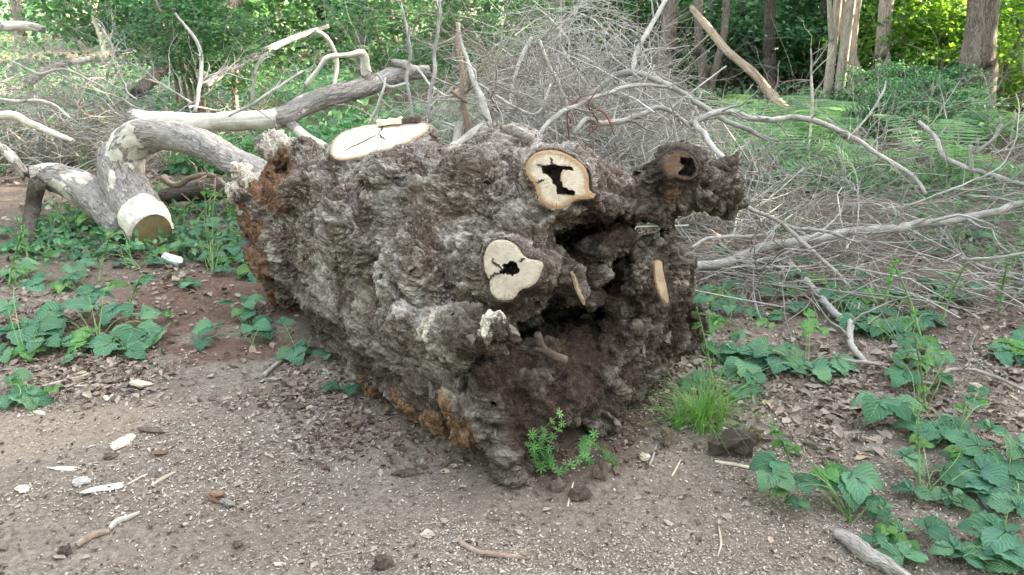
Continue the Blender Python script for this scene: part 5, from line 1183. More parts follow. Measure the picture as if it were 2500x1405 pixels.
# the far wood, one mass
def far_wood():
    rs = np.random.default_rng(5); n = 26000; P = np.zeros((n, 3)); y = rs.uniform(26, 48, n); P[:, 1] = y; P[:, 0] = rs.uniform(-0.85, 0.85, n) * y; P[:, 2] = rs.uniform(0, 1, n) ** 0.8 * (2.5 + 0.16 * y)
    nr = rs.normal(size=(n, 3)) * 0.6 + [0, -0.3, 0.6]; nr /= np.linalg.norm(nr, axis=1)[:, None]
    d = rs.normal(size=(n, 3)); d -= nr * (d * nr).sum(1)[:, None]; d /= np.linalg.norm(d, axis=1)[:, None]; w = np.cross(nr, d); L = rs.uniform(0.15, 0.32, n)[:, None]
    V = np.stack([P, P + d * L * .45 + w * L * .36, P + d * L, P + d * L * .45 - w * L * .36], 1).reshape(-1, 3); b = np.arange(n)[:, None] * 4
    return mesh('far_wood', V, [np.concatenate([b + [0, 1, 2], b + [0, 2, 3]])], False)
obj('far_wood', far_wood(), M['wood_leaf2'], kind='stuff', label='far-off leafy wood closing the view', cat='wood')
# ------------------------------------------------------------------ brambles, ferns, grass, cleavers
def leaflet_mesh(name, seed, wid=0.36, droop=0.22, fold=0.22):
    rs = np.random.default_rng(seed); nl = 11; us = np.array([-1, -0.55, 0, 0.55, 1.0]); V, uv = [], []
    for i in range(nl):
        v = i / (nl - 1); w = wid * (math.sin(math.pi * min(1, v ** 0.72)) ** 0.85 if 0 < v < 1 else 0.0) + 0.004
        for u in us:
            e = 1.0
            if abs(u) == 1 and 0 < i < nl - 1: e = 1.0 + (0.10 if i % 2 else -0.07) + rs.normal() * 0.03
            V.append((u * w * e, v + (0.02 if abs(u) == 1 else 0), abs(u) * w * fold - droop * v * v + 0.03 * math.sin(v * 9 + seed) * abs(u))); uv.append((u, v, 0))
    q = [(i * 5 + j, i * 5 + j + 1, i * 5 + j + 6, i * 5 + j + 5) for i in range(nl - 1) for j in range(4)]
    return mesh(name, np.array(V), [np.array(q)], True, dict(luv=np.array(uv)))
LEAF, LEAFY = [], []
for k in range(4):
    m_ = leaflet_mesh('leaf', 20 + k, 0.40 + 0.04 * (k % 2), 0.16 + 0.08 * k, 0.14 + 0.05 * k); m_.materials.append(M['bramble']); LEAF.append(m_)
    m_ = leaflet_mesh('leaf', 30 + k, 0.36, 0.12 + 0.08 * k, 0.25 + 0.1 * k); m_.materials.append(M['bramble_young']); LEAFY.append(m_)
prs = np.random.default_rng(91)
def leaf_at(root, S, p, head, L, young, tilt=0.0, lean=(0, 0)):
    f = np.array([math.cos(head), math.sin(head), tilt]); f = norm(f)
    nr = norm(np.array([lean[0], lean[1], 1.0]) + prs.normal(size=3) * 0.14); x = norm(np.cross(f, nr)); nr = np.cross(x, f)
    s = L; me = (LEAFY if young else LEAF)[prs.integers(4)]
    obj('leaf', me, None, root, basis(x * s, f * s, nr * s, p - S))
def stem_tube(root, S, pts, r0, r1, mat='stem', sides=5, name='stem'):
    q = resample(np.array(pts), 12); V, Fs, at = tube(q, np.linspace(r0, r1, 12), sides, cap=False); obj(name, mesh(name, V - S, Fs, True, at), M[mat], root)
def trifoliate(root, S, G, C, L, young, head=None, five=False, lean=(0.0, -0.25)):
    hd = prs.uniform(0, 6.28) if head is None else head
    tl = prs.normal(0.0, 0.12)
    mid = (G + C) / 2 + np.array([prs.normal() * 0.02, prs.normal() * 0.02, 0.25 * np.linalg.norm(C - G)])
    stem_tube(root, S, [G, mid, C], 0.0022, 0.0012)
    leaf_at(root, S, C + 0.02 * L * np.array([math.cos(hd), math.sin(hd), 0]), hd, L, young, tl, lean)
    for sgn in (-1, 1): leaf_at(root, S, C, hd + sgn * prs.uniform(1.0, 1.35), L * prs.uniform(0.78, 0.92), young, tl, lean)
    if five:
        for sgn in (-1, 1): leaf_at(root, S, C, hd + sgn * prs.uniform(2.0, 2.5), L * 0.6, young, tl, lean)
def bramble(label, base, leaves, group=None, k=0.55):
    G = gpt(*base); S = G * 1.0; root = thing('bramble_plant', S, label, 'plant', group)
    for lf in leaves:
        px, py, size = lf[:3]; young = len(lf) > 3 and lf[3] == 'y'; head = None
        g = gpt(px, py + 6); y = G[1] + (g[1] - G[1]) * k - 0.02; y = min(y, g[1] - 0.02)
        C = aty(px, py, y); C[2] = max(C[2], 0.03); L = size * mpp(C) * 0.88
        trifoliate(root, S, G + np.array([prs.normal() * 0.015, prs.normal() * 0.015, 0]), C, L, young)
    return root
# right front
bramble('bramble with large leaves beside the dark charred wood lump', (2085, 1275), [(1885, 1150, 84), (1895, 1125, 78), (1950, 1175, 62), (2080, 1150, 104), (2065, 1170, 90), (2012, 1145, 62, 'y'), (1950, 1222, 42), (1900, 1195, 36, 'y'), (1935, 1095, 32, 'y'), (1895, 1055, 26, 'y'), (2160, 1245, 60), (2140, 1225, 55)])
bramble('tall bramble with an upright pale green cane and broad drooping leaves', (2262, 1210), [(2205, 1115, 84), (2225, 1210, 70), (2322, 1228, 66), (2310, 1218, 50), (2345, 1105, 46, 'y'), (2255, 1090, 34, 'y'), (2420, 1175, 120), (2390, 1150, 110), (2300, 1150, 90), (2345, 1240, 60)])
bramble('bramble with bright folded young shoot behind the broken dead stick', (2172, 1335), [(2165, 1288, 40, 'y'), (2130, 1318, 52), (2205, 1300, 84), (2262, 1292, 82), (2205, 1372, 104), (2215, 1335, 48, 'y'), (2170, 1262, 40)])
bramble('broad-leaved bramble hanging over the lower right corner', (2440, 1395), [(2420, 1320, 130), (2440, 1370, 120), (2350, 1360, 96), (2330, 1340, 84), (2490, 1390, 110), (2480, 1240, 96), (2460, 1300, 120)])
bramble('bramble with overlapping wide leaves along the right edge', (2440, 1190), [(2390, 1090, 104), (2460, 1130, 120), (2430, 1210, 120), (2470, 1180, 110), (2490, 1080, 90), (2420, 1050, 70), (2370, 1120, 84), (2480, 1245, 90)])
bramble('bramble with one long pale leaf stretching over the sawdust', (2330, 1090), [(2150, 975, 92), (2180, 985, 84), (2275, 1048, 96), (2300, 1080, 100), (2330, 1020, 62), (2360, 975, 54), (2352, 1000, 36, 'y'), (2410, 985, 36, 'y'), (2390, 950, 40)])
bramble('tall bramble cane rising past the thin winding root', (2252, 1000), [(2215, 905, 72), (2245, 880, 54, 'y'), (2290, 915, 60), (2210, 855, 46), (2300, 870, 44), (2260, 830, 36, 'y'), (2180, 880, 44)])
# right middle
bramble('leafy bramble between the grass tuft and the crooked pole foot', (1960, 915), [(1800, 860, 80), (1815, 880, 88), (1905, 872, 84), (1880, 850, 72), (1985, 900, 84), (1955, 895, 64), (1930, 905, 60), (1835, 918, 56), (2040, 875, 72), (2000, 800, 64, 'y'), (1965, 765, 34, 'y'), (1875, 790, 44, 'y'), (1945, 850, 50)])
bramble('small bramble right behind the pointed root flake', (1740, 890), [(1720, 840, 56), (1745, 795, 46, 'y'), (1760, 850, 52), (1725, 725, 40), (1790, 815, 44), (1770, 905, 40)])
bramble('dark low bramble behind the grass tuft', (1760, 950), [(1725, 925, 56), (1790, 955, 60), (1690, 935, 50), (1830, 950, 46)])
# left
bramble('big leafy bramble left of the red soil patch', (240, 850), [(330, 800, 88), (360, 815, 84), (230, 745, 84), (150, 760, 80), (210, 720, 70), (290, 745, 74), (280, 845, 84), (310, 865, 70), (225, 815, 62, 'y'), (215, 845, 64, 'y'), (150, 855, 70), (345, 770, 60), (400, 805, 70), (140, 790, 76), (185, 880, 52), (265, 700, 50, 'y')])
bramble('bramble with broad blue-green leaves at the left edge', (60, 880), [(60, 800, 92), (20, 810, 90), (95, 790, 84), (30, 745, 80), (10, 860, 70), (70, 850, 60, 'y'), (110, 830, 70), (60, 700, 66)])
bramble('low bramble at the left edge beside a white chip', (35, 990), [(30, 915, 60), (60, 960, 66), (25, 965, 70), (80, 975, 56), (35, 935, 40, 'y'), (130, 948, 34, 'y')])
bramble('bramble sprig with bright leaves on the red soil patch', (600, 800), [(600, 735, 56), (615, 760, 58), (590, 755, 50, 'y'), (545, 740, 36)])
bramble('pair of dark leaves on the red soil beside the stump', (620, 850), [(520, 800, 64), (495, 835, 40), (615, 795, 66), (640, 800, 48)])
bramble('bramble leaves pressed against the lower flank of the stump', (740, 880), [(715, 850, 70), (745, 845, 60), (690, 790, 46), (800, 865, 46), (770, 795, 40)])
bramble('tiny leaf pair on the soil below the stump flank', (830, 960), [(800, 940, 36), (860, 945, 34)])
bramble('single young sprout on the red soil', (420, 795), [(420, 765, 34, 'y')])
# middle left, between the log and the stump
bramble('bramble thicket beside the drinks can', (520, 665), [(470, 560, 52), (500, 545, 56), (540, 580, 50), (560, 540, 50), (480, 600, 48), (575, 600, 50), (430, 560, 36), (520, 620, 50), (600, 640, 44), (450, 600, 44), (505, 470, 40, 'y'), (560, 490, 34, 'y'), (590, 560, 44), (540, 640, 40, 'y')])
bramble('bramble below the sawn log end, left of the drinks can', (330, 660), [(370, 640, 44), (300, 640, 46), (260, 610, 48), (320, 600, 40), (230, 640, 44), (280, 570, 36, 'y'), (350, 680, 36), (440, 690, 40), (470, 690, 44)])
bramble('bramble growing over the broken log at the left', (150, 560), [(110, 500, 50), (160, 470, 48), (190, 600, 50), (130, 590, 50), (60, 530, 50), (90, 460, 40, 'y'), (200, 530, 44, 'y'), (40, 600, 56), (180, 560, 52)])
bramble('bramble clump sprouting through the limb above the broken log', (205, 420), [(180, 330, 44), (220, 350, 48), (200, 380, 50), (165, 370, 44), (240, 380, 44), (195, 290, 36, 'y'), (215, 400, 40), (260, 360, 40), (180, 260, 44), (230, 270, 40)])
bramble('bramble leaves draped over the bleached half of the upper limb', (520, 335), [(420, 285, 40), (500, 270, 40, 'y'), (540, 310, 40), (470, 320, 36), (560, 290, 36), (440, 250, 40), (300, 215, 48), (330, 250, 40), (520, 335, 34, 'y')])
# brambles farther back, generated
for k in range(34):
    left = k % 5 < 2; px, py = (prs.uniform(-20, 640), prs.uniform(540, 720)) if left else (prs.uniform(1720, 2510), prs.uniform(600, 900))
    n = int(prs.integers(4, 7)); sz = 30 + (py - 500) * 0.075
    bramble(('low bramble sprig ' + ('below the split log' if px < 220 else 'around the sawn log end' if px < 430 else 'between the drinks can and the stump')) if left else 'low bramble sprig ' + ('beside the root lobes' if px < 1850 else 'near the crooked pole foot' if px < 2120 else 'under the long pole at the right') + (' on open litter' if py > 750 else ' among brushwood'), (px, py), [(px + prs.normal() * 52, py - prs.uniform(5, 70), sz * prs.uniform(0.75, 1.15)) + (('y',) if prs.random() < 0.25 else ()) for _ in range(n)], 'scattered brambles left' if left else 'scattered brambles right')
# thin green shoots without many leaves
def shoot(label, pts, group):
    P, r = px_path(pts, 20); S = P[0] * [1, 1, 0]; root = thing('bramble_shoot', S, label, 'shoot', group)
    V, Fs, at = tube(P, r, 5); obj('stem', mesh('stem', V - S, Fs, True, at), M['stem'], root)
    for i in range(5, 20, 3):
        for _ in range(2): leaf_at(root, S, P[i], prs.uniform(0, 6.28), 0.035 * prs.uniform(0.6, 1.3), True, prs.normal() * 0.3)
for px, py, dx, h in [(70, 640, -30, 110), (240, 690, 30, 120), (420, 560, 60, 80), (455, 590, 90, 130), (510, 560, 5, 110), (565, 560, -10, 90), (20, 700, 40, 150), (310, 760, 40, 90)]:
    y = gpt(px, py)[1]; shoot('thin upright green shoot among the brambles left of the stump', [(px, py, y, 2.4), (px + dx * 0.4, py - h * 0.5, y - 0.05, 2.2), (px + dx, py - h, y - 0.1, 1.4)], 'green shoots left')
for px, py, dx, h in [(2250, 830, -80, 210), (2300, 790, 60, 150), (1740, 940, -40, 190), (2440, 760, 20, 120), (2245, 1190, -5, 200), (2260, 1000, -30, 190), (1930, 1130, -50, 100), (2160, 760, 30, 140)]:
    y = gpt(px, py)[1]; shoot('thin upright green shoot among the brambles right of the stump', [(px, py, y, 3.2), (px + dx * 0.4, py - h * 0.5, y - 0.05, 2.6), (px + dx, py - h, y - 0.1, 1.6)], 'green shoots right')

# ferns
def frond_mesh(name, seed):
    rs = np.random.default_rng(seed); V, F = [], []
    def rib(t): return np.array([0, t, 0.42 * math.sin(t * 1.9) - 0.30 * t * t])
    for i in range(17):
        t = 0.12 + 0.86 * i / 16; L = 0.34 * math.sin(math.pi * (0.12 + 0.86 * (1 - t)) * 0.92) + 0.02; c = rib(t); w = 0.007 + 0.013 * (1 - t)
        for sg in (-1, 1):
            tip = c + np.array([sg * L, 0.10 * L + 0.02, -0.18 * L + rs.normal() * 0.02]); b = len(V)
            m1 = c * 0.6 + tip * 0.4; dv = np.array([0, w, 0.0])
            V += [c - dv * 0.6, c + dv * 0.6, m1 + dv, m1 - dv, c * 0.25 + tip * 0.75 + dv * 0.7, c * 0.25 + tip * 0.75 - dv * 0.7, tip]
            F += [(b, b + 1, b + 2), (b, b + 2, b + 3), (b + 3, b + 2, b + 4), (b + 3, b + 4, b + 5), (b + 5, b + 4, b + 6)]
    for i in range(6):
        t0, t1 = i / 6, (i + 1) / 6; a, c = rib(t0), rib(t1); b = len(V); w = np.array([0.008, 0, 0]); V += [a - w, a + w, c + w, c - w]; F += [(b, b + 1, b + 2), (b, b + 2, b + 3)]
    return mesh(name, np.array(V), [np.array(F)], False)
FR = []
for k in range(3):
    m_ = frond_mesh('frond', 60 + k); m_.materials.append(M['fern']); FR.append(m_)
def fern(x, y, s, label, group):
    S = np.array([x, y, gz(x, y)]); root = thing('fern', S, label, 'fern', group); n = int(prs.integers(4, 7)); a0 = prs.uniform(0, 6.28)
    for i in range(n):
        a = a0 + i * 6.28 / n + prs.normal() * 0.25; e = prs.uniform(0.85, 1.25) * s
        f = np.array([math.cos(a), math.sin(a), prs.uniform(0.05, 0.7)]); f = norm(f); x_ = norm(np.cross(f, [0, 0, 1.0])); z_ = np.cross(x_, f)
        obj('frond', FR[prs.integers(3)], None, root, basis(x_ * e, f * e, z_ * e, (0, 0, 0)))
for px, py, s in [(800, 330, 0.34), (740, 362, 0.3), (770, 300, 0.3), (1500, 400, 0.42), (1560, 385, 0.4), (1450, 390, 0.36), (1620, 340, 0.4)]:
    p = gnd(px, py + 30); y = min(p[1], 5.2 if px > 1400 else 6.4); p = aty(px, py, y); fern(p[0], p[1], s, 'bright green fern growing close behind the stump', 'ferns behind the stump')
for k in range(34):
    px = prs.uniform(1900, 2560) if k % 3 else prs.uniform(1400, 2000); py = prs.uniform(262, 400) if k < 26 else prs.uniform(400, 480); p = gpt(px, py)
    fern(p[0], p[1], prs.uniform(0.40, 0.65), 'fern ' + ('under the winding grey branch behind the root arm' if px < 1750 else 'at the foot of the dark slim trunk and tan pole' if px < 1960 else 'at the foot of the three-stemmed tree' if px < 2130 else 'between the three-stemmed tree and the oak' if px < 2320 else 'at the foot of the oak') + (', among brushwood' if py > 340 else ''), 'ferns below the oak')
for k in range(12):
    p = gpt(prs.uniform(560, 1000), prs.uniform(190, 280)); fern(p[0], p[1], prs.uniform(0.35, 0.55), 'fern in the undergrowth behind the bleached limb', 'ferns behind the bleached limb')
# broad-leaved young shrubs at the foot of the oak
for k, (px, py, s) in enumerate([(2120, 240, 0.34), (2200, 245, 0.36), (2290, 245, 0.36), (2240, 285, 0.34), (2330, 290, 0.3), (2160, 290, 0.3)]):
    p = gpt(px, py + 45); c = aty(px, py, min(p[1], 10.3)); shrub('low blue-green broad-leaved shrub between the three-stemmed tree and the oak', c[0], c[1], max(c[2], 0.25), (s, s * 0.9, s * 0.75), [1, 4][k % 2], 'blue-green shrubs by the oak', 4300 + k, 3, 'broadleaf_shrub')
# leafy sapling over the leaning trunk at the left
for k, (px, py, y, s) in enumerate([(480, 70, 8.6, 0.42), (420, 45, 8.8, 0.36), (540, 130, 8.4, 0.36), (960, 60, 10.5, 0.55), (1230, 40, 11.0, 0.5)]):
    c = aty(px, py, y); shrub(['leafy hazel sapling hanging before the leaning dark trunk', 'pale-leaved sapling top left of the leaning dark trunk', 'small leaf spray in front of the pale pole foot', 'bright green sapling between the thin grey trunk and the white wavy stem', 'green sapling left of the very broad grey trunk'][k], c[0], c[1], c[2], (s, s, s * 0.7), [0, 1, 0, 0, 0][k], None, 4400 + k, 3, 'leafy_sapling')
# uncountable undergrowth
def cover(n, sampler, size, seed, hmax):
    rs = np.random.default_rng(seed); P = sampler(rs, n); n = len(P)
    P[:, 2] = ground_z(P[:, 0], P[:, 1], False) + rs.random(n) ** 1.6 * hmax * (0.35 + 0.65 * (0.5 + 0.5 * fbm(np.c_[P[:, :2] * 0.9, P[:, 0] * 0], 31, 2)))
    nr = rs.normal(size=(n, 3)) * 0.75 + [0, -0.2, 0.8]; nr /= np.linalg.norm(nr, axis=1)[:, None]; d = rs.normal(size=(n, 3)); d -= nr * (d * nr).sum(1)[:, None]; d /= np.linalg.norm(d, axis=1)[:, None]
    w = np.cross(nr, d); L = size * rs.uniform(0.6, 1.3, n)[:, None]
    V = np.stack([P, P + d * L * .45 + w * L * .34 + nr * L * 0.06, P + d * L - nr * L * 0.15, P + d * L * .45 - w * L * .34 + nr * L * 0.06], 1).reshape(-1, 3); b = np.arange(n)[:, None] * 4
    return mesh('undergrowth', V, [np.concatenate([b + [0, 1, 2], b + [0, 2, 3]])], False)
def patch_sampler(x0, x1, ya, yb, pw, sd, thr):  # leaves keep to drifts, bare ground between
    def f(r, n):
        m = n * 4; y = ya + (yb - ya) * r.random(m) ** pw; x = (r.uniform(x0, x1, m) - 1250) / FPX * (y * CP + CAM_H * SP)
        ok = fbm(np.c_[x * 0.55, y * 0.55, np.full(m, sd)], 55, 2) > thr(y); return np.c_[x, y, y * 0][ok][:n]
    return f
c_left = patch_sampler(-250, 1500, 7.0, 31, 1.7, 1.0, lambda y: -0.15 + 0.25 * (y < 8.5))
c_right = patch_sampler(1450, 2750, 6.2, 18, 1.4, 4.0, lambda y: 0.0 - 0.25 * (y > 8.5))
obj('undergrowth', cover(24000, c_left, 0.085, 61, 0.55), M['cover'], kind='stuff', label='low green undergrowth covering the left background floor', cat='undergrowth')
obj('undergrowth', cover(5500, c_right, 0.07, 62, 0.36), M['cover_light'], kind='stuff', label='low green undergrowth below the oak and the three-stemmed tree', cat='undergrowth')
c_near = patch_sampler(1640, 2700, 4.0, 7.2, 1.2, 9.0, lambda y: 0.12 + y * 0)
obj('undergrowth', cover(2600, c_near, 0.05, 63, 0.14), M['cover_light'], kind='stuff', label='small green leaves sprouting between the brushwood on the right', cat='undergrowth')
c_nl = patch_sampler(-150, 700, 4.6, 7.4, 1.1, 12.0, lambda y: 0.0 + y * 0)
obj('undergrowth', cover(2600, c_nl, 0.05, 64, 0.16), M['cover'], kind='stuff', label='small green leaves sprouting round the fallen limbs on the left', cat='undergrowth')
# grass tuft right of the stump
def grass_tuft(px, py, n, L, spread, label, seed):
    rs = np.random.default_rng(seed); g = gpt(px, py); V, F = [], []
    for _ in range(n):
        a = rs.uniform(0, 6.28); r0 = spread * rs.random() ** 0.7; p = np.array([math.cos(a) * r0, math.sin(a) * r0, 0]); h = L * rs.uniform(0.45, 1.1); out = np.array([math.cos(a), math.sin(a), 0]) * rs.uniform(0.15, 1.25) + rs.normal(size=3) * [0.25, 0.25, 0]
        w = rs.uniform(0.0012, 0.0026); sd = norm(np.cross(out + [0, 0, 0.01], [0, 0, 1])); b = len(V)
        for k in range(5):
            t = k / 4; c = p + out * h * t * t * 0.95 + np.array([0, 0, h * (t - 0.55 * t * t * min(1.3, np.linalg.norm(out)))]); ww = w * (1 - t * 0.92); V += [c - sd * ww, c + sd * ww]
        F += [(b + 2 * k, b + 2 * k + 1, b + 2 * k + 3, b + 2 * k + 2) for k in range(4)]
    root = thing('grass_tuft', g, label, 'grass'); obj('blades', mesh('blades', np.array(V), [np.array(F)], True), M['grass'], root, kind='stuff')
grass_tuft(1715, 1035, 330, 0.27, 0.09, 'bright green grass tuft at the right foot of the stump', 1)
grass_tuft(1660, 1045, 60, 0.16, 0.03, 'sparse small grass clump against the stump foot', 2)
grass_tuft(1905, 575, 90, 0.30, 0.06, 'thin grass clump behind the long grey pole', 3)
# cleavers at the foot of the stump
def whorl_mesh():
    V, F = [], []
    for i in range(7):
        a = i * 6.283 / 7; d = np.array([math.cos(a), math.sin(a), 0.25]); s = np.array([-math.sin(a), math.cos(a), 0]) * 0.14; b = len(V)
        V += [d * 0.05 - s * 0.3, d * 0.05 + s * 0.3, d * 0.6 + s, d * 0.6 - s, d + [0, 0, -0.12]]; F += [(b, b + 1, b + 2), (b, b + 2, b + 3), (b + 3, b + 2, b + 4)]
    return mesh('leaf_whorl', np.array(V), [np.array(F)], False)
WH = whorl_mesh(); WH.materials.append(M['cleaver'])
def cleavers(label, stems, sz):
    base = gpt(stems[0][0][0], stems[0][0][1]); root = thing('cleavers', base, label, 'plant')
    for st in stems:
        y0 = gpt(st[0][0], st[0][1])[1] - 0.0; pts = [aty(px, py, y0 - 0.03 * i) for i, (px, py) in enumerate(st)]; P = resample(np.array(pts), 16)
        V, Fs, at = tube(P, 0.0012, 4, cap=False); obj('stem', mesh('stem', V - base, Fs, True, at), M['stem'], root)
        for i in range(1, 16, 2):
            d = norm(P[min(i + 1, 15)] - P[i - 1]); d = norm(d + prs.normal(size=3) * 0.35); x = norm(np.cross(d, [0.3, 1, 0.2])); s = sz * prs.uniform(0.7, 1.2)
            obj('leaf_whorl', WH, None, root, basis(x * s, np.cross(d, x) * s, d * s, P[i] - base))
cleavers('bright green cleavers with star-shaped leaf whorls at the front foot of the stump', [[(1345, 1150), (1300, 1110), (1290, 1080), (1335, 1040), (1365, 1010)], [(1350, 1150), (1340, 1110), (1345, 1075), (1372, 1035)], [(1340, 1152), (1310, 1130), (1300, 1060)], [(1355, 1155), (1385, 1140), (1425, 1110), (1450, 1060)], [(1350, 1145), (1320, 1100), (1330, 1060)]], 0.021)
cleavers('small sprawling cleavers strand right of the star-leaved cleavers', [[(1505, 1140), (1470, 1100), (1440, 1080), (1425, 1070)], [(1440, 1130), (1430, 1110), (1420, 1085)]], 0.020)
# ------------------------------------------------------------------ litter on the ground
def keep_off_stump(P):
    d = P[:, :2] - SO[:2]; s = d @ SA[:2]; t = d @ SB[:2]; return ~((s > -2.0) & (s < 0.03) & (np.abs(t) < 0.22))
def flakes(name, n, sampler, size, asp, mat, label, seed, lift=0.004, tilt=0.35, curl=0.0, cat='litter'):
    rs = np.random.default_rng(seed); P = sampler(rs, n); P = P[keep_off_stump(P)]; n = len(P); P[:, 2] = ground_z(P[:, 0], P[:, 1]) + lift * (0.3 + rs.random(n))
    nr = rs.normal(size=(n, 3)) * tilt + [0, 0, 1]; nr /= np.linalg.norm(nr, axis=1)[:, None]; d = rs.normal(size=(n, 3)); d -= nr * (d * nr).sum(1)[:, None]; d /= np.linalg.norm(d, axis=1)[:, None]
    w = np.cross(nr, d); L = (size[0] + (size[1] - size[0]) * rs.random(n) ** 2.2)[:, None]; a = rs.uniform(asp[0], asp[1], n)[:, None]
    if curl:
        c = curl * L * rs.uniform(0.2, 1.0, (n, 1))
        V = np.stack([P - d * L * .5, P + w * L * a * .5 + nr * c - d * L * .12, P + w * L * a * .35 + nr * c * 0.8 + d * L * .28, P + d * L * .5 + nr * c * 0.5, P - w * L * a * .35 + nr * c * 0.9 + d * L * .25, P - w * L * a * .5 + nr * c - d * L * .15], 1).reshape(-1, 3); b = np.arange(n)[:, None] * 6
        F = [np.concatenate([b + [0, 1, 2, 3], b + [0, 3, 4, 5]])]
    else:
        j = lambda: rs.uniform(0.7, 1.3, (n, 1)); h = L * 0.14
        A = [P - d * L * .5 * j() - w * L * a * .5 * j(), P + d * L * .5 * j() - w * L * a * .5 * j(), P + d * L * .5 * j() + w * L * a * .5 * j(), P - d * L * .5 * j() + w * L * a * .5 * j()]
        V = np.stack(A + [v + nr * h for v in A], 1).reshape(-1, 3); b = np.arange(n)[:, None] * 8
        F = [np.concatenate([b + [4, 5, 6, 7], b + [0, 1, 5, 4], b + [1, 2, 6, 5], b + [2, 3, 7, 6], b + [3, 0, 4, 7]])]
    obj(name, mesh(name, V, F, False), M[mat], kind='stuff', label=label, cat=cat)
def ground_sampler(x0, x1, y0, y1, near=1.0, gate=None):
    def f(rs, n):
        px, py = rs.uniform(x0, x1, n * 4), y0 + (y1 - y0) * rs.random(n * 4) ** near
        u_, v_ = (px - 1250) / FPX, (702.5 - py) / FPX; kk = -CAM_H / (-SP + v_ * CP); P = np.stack([u_ * kk, (CP + v_ * SP) * kk, kk * 0], 1)
        e = np.minimum(np.minimum(px - x0, x1 - px) / 120 if x1 - x0 < 2000 else 1e9, np.minimum((py - y0) / 60, (y1 - py) / 110 if y1 < 1400 else 1e9))     # drifts thin out, no hard border
        P = P[rs.random(len(P)) < np.clip(e + 0.5 * fbm(P * 1.7, 305, 2), 0.0, 1)]
        if gate is not None: P = P[gate(P, rs)]
        return P[:n]
    return f
def pale_gate(P, rs): return rs.random(len(P)) < np.clip(0.42 + 0.9 * fbm(P * 2.2, 301, 3), 0.08, 1) * (0.25 + 0.75 * smooth01(P[:, 0], -1.3, 0.3))
def lit_gate(P, rs): return rs.random(len(P)) < np.clip(0.55 + 1.1 * fbm(P * 1.6, 302, 3), 0.05, 1)
flakes('wood_chips', 34000, ground_sampler(-60, 2560, 900, 1420, 1.0, pale_gate), (0.002, 0.009), (0.25, 0.7), 'chips', 'pale sawdust and small chips strewn over the foreground', 1)
flakes('wood_chips', 9000, ground_sampler(1500, 2560, 780, 1200, 1.0, lit_gate), (0.003, 0.013), (0.25, 0.7), 'chips', 'pale chips strewn right of the stump', 2)
flakes('wood_chips', 7000, ground_sampler(-60, 900, 840, 1300, 1.0, lit_gate), (0.003, 0.014), (0.2, 0.6), 'chips', 'tan sawdust drift in the left foreground', 3)
flakes('bark_crumbs', 3500, ground_sampler(-60, 2560, 880, 1420, 1.0), (0.003, 0.013), (0.5, 1.0), 'crumbs', 'dark bark crumbs scattered over the foreground', 4)
flakes('bark_crumbs', 4000, ground_sampler(660, 1720, 860, 1180, 1.0, lit_gate), (0.003, 0.022), (0.5, 1.0), 'crumbs', 'dark bark debris piled round the stump foot', 5, 0.006)
flakes('leaf_litter', 4800, ground_sampler(1620, 2620, 440, 1150, 0.9, lit_gate), (0.014, 0.060), (0.4, 0.75), 'litter', 'dry brown leaves littering the ground right of the stump', 6, 0.010, 0.35, 0.28)
flakes('leaf_litter', 4500, ground_sampler(-100, 760, 480, 1000, 0.8, lit_gate), (0.014, 0.055), (0.4, 0.75), 'litter', 'dry brown leaves littering the ground left of the stump', 7, 0.010, 0.35, 0.28)
flakes('leaf_litter', 900, ground_sampler(550, 1250, 860, 1150, 1.0, lit_gate), (0.008, 0.035), (0.4, 0.75), 'litter', 'brown leaf and bark scraps before the stump flank', 8, 0.008, 0.35, 0.25)
flakes('leaf_litter', 450, ground_sampler(-60, 2560, 1000, 1420, 1.0), (0.010, 0.040), (0.4, 0.75), 'litter', 'sparse leaf scraps over the bare foreground', 9, 0.006, 0.25, 0.22)
flakes('leaf_litter', 6000, ground_sampler(-100, 2600, 250, 520, 0.9, lit_gate), (0.03, 0.09), (0.45, 0.75), 'litter', 'brown leaf litter showing between the far brushwood', 10, 0.012, 0.35, 0.28)

# pieces one can pick out
def chunk_mesh(name, seed, ext, jag=0.25, pts=None):
    """faceted lump or slab, about 60 faces"""
    rs = np.random.default_rng(seed); nu, nv = 10, 5; V = []
    for i in range(nv + 1):
        th = math.pi * i / nv
        for j in range(nu):
            ph = 2 * math.pi * j / nu; v = np.array([math.sin(th) * math.cos(ph), math.sin(th) * math.sin(ph), math.cos(th)])
            v = np.sign(v) * np.abs(v) ** 0.82; V.append(v)
    V = np.array(V); V *= (1 + 1.5 * jag * vnoise(V * 1.9 + seed, seed) + 0.8 * jag * vnoise(V * 4.5 + seed, seed + 3))[:, None]; V = V * np.array(ext) / 2
    F = [(i * nu + j, i * nu + (j + 1) % nu, (i + 1) * nu + (j + 1) % nu, (i + 1) * nu + j) for i in range(nv) for j in range(nu)]
    return mesh(name, V, [np.array(F)[:, ::-1]], False, dict(bk=V * 1.0))
def piece(name, label, px, py, w, d, h, yaw, mat, cat, seed, tilt=0.0, jag=0.25, z=0.0):
    """w, d in photo pixels along / across, h in metres"""
    g = gpt(px, py); m = mpp(g); me = chunk_mesh(name, seed, (w * m * (0.68 if mat == 'chipwood' else 0.85), d * m * (0.68 if mat == 'chipwood' else 0.85), h * 0.8), jag)
    obj(name, me, M[mat], None, Matrix.Translation(Vector((g[0], g[1], g[2] + h * 0.35 + z))) @ Matrix.Rotation(R(yaw), 4, 'Z') @ Matrix.Rotation(R(tilt), 4, 'Y'), label=label, cat=cat)
W_ = 'wood_chip'
piece('bark_chunk', 'dark angular bark chunk standing alone on the front sawdust', 935, 1385, 52, 44, 0.055, 30, 'darkwood', 'bark', 1, 25)
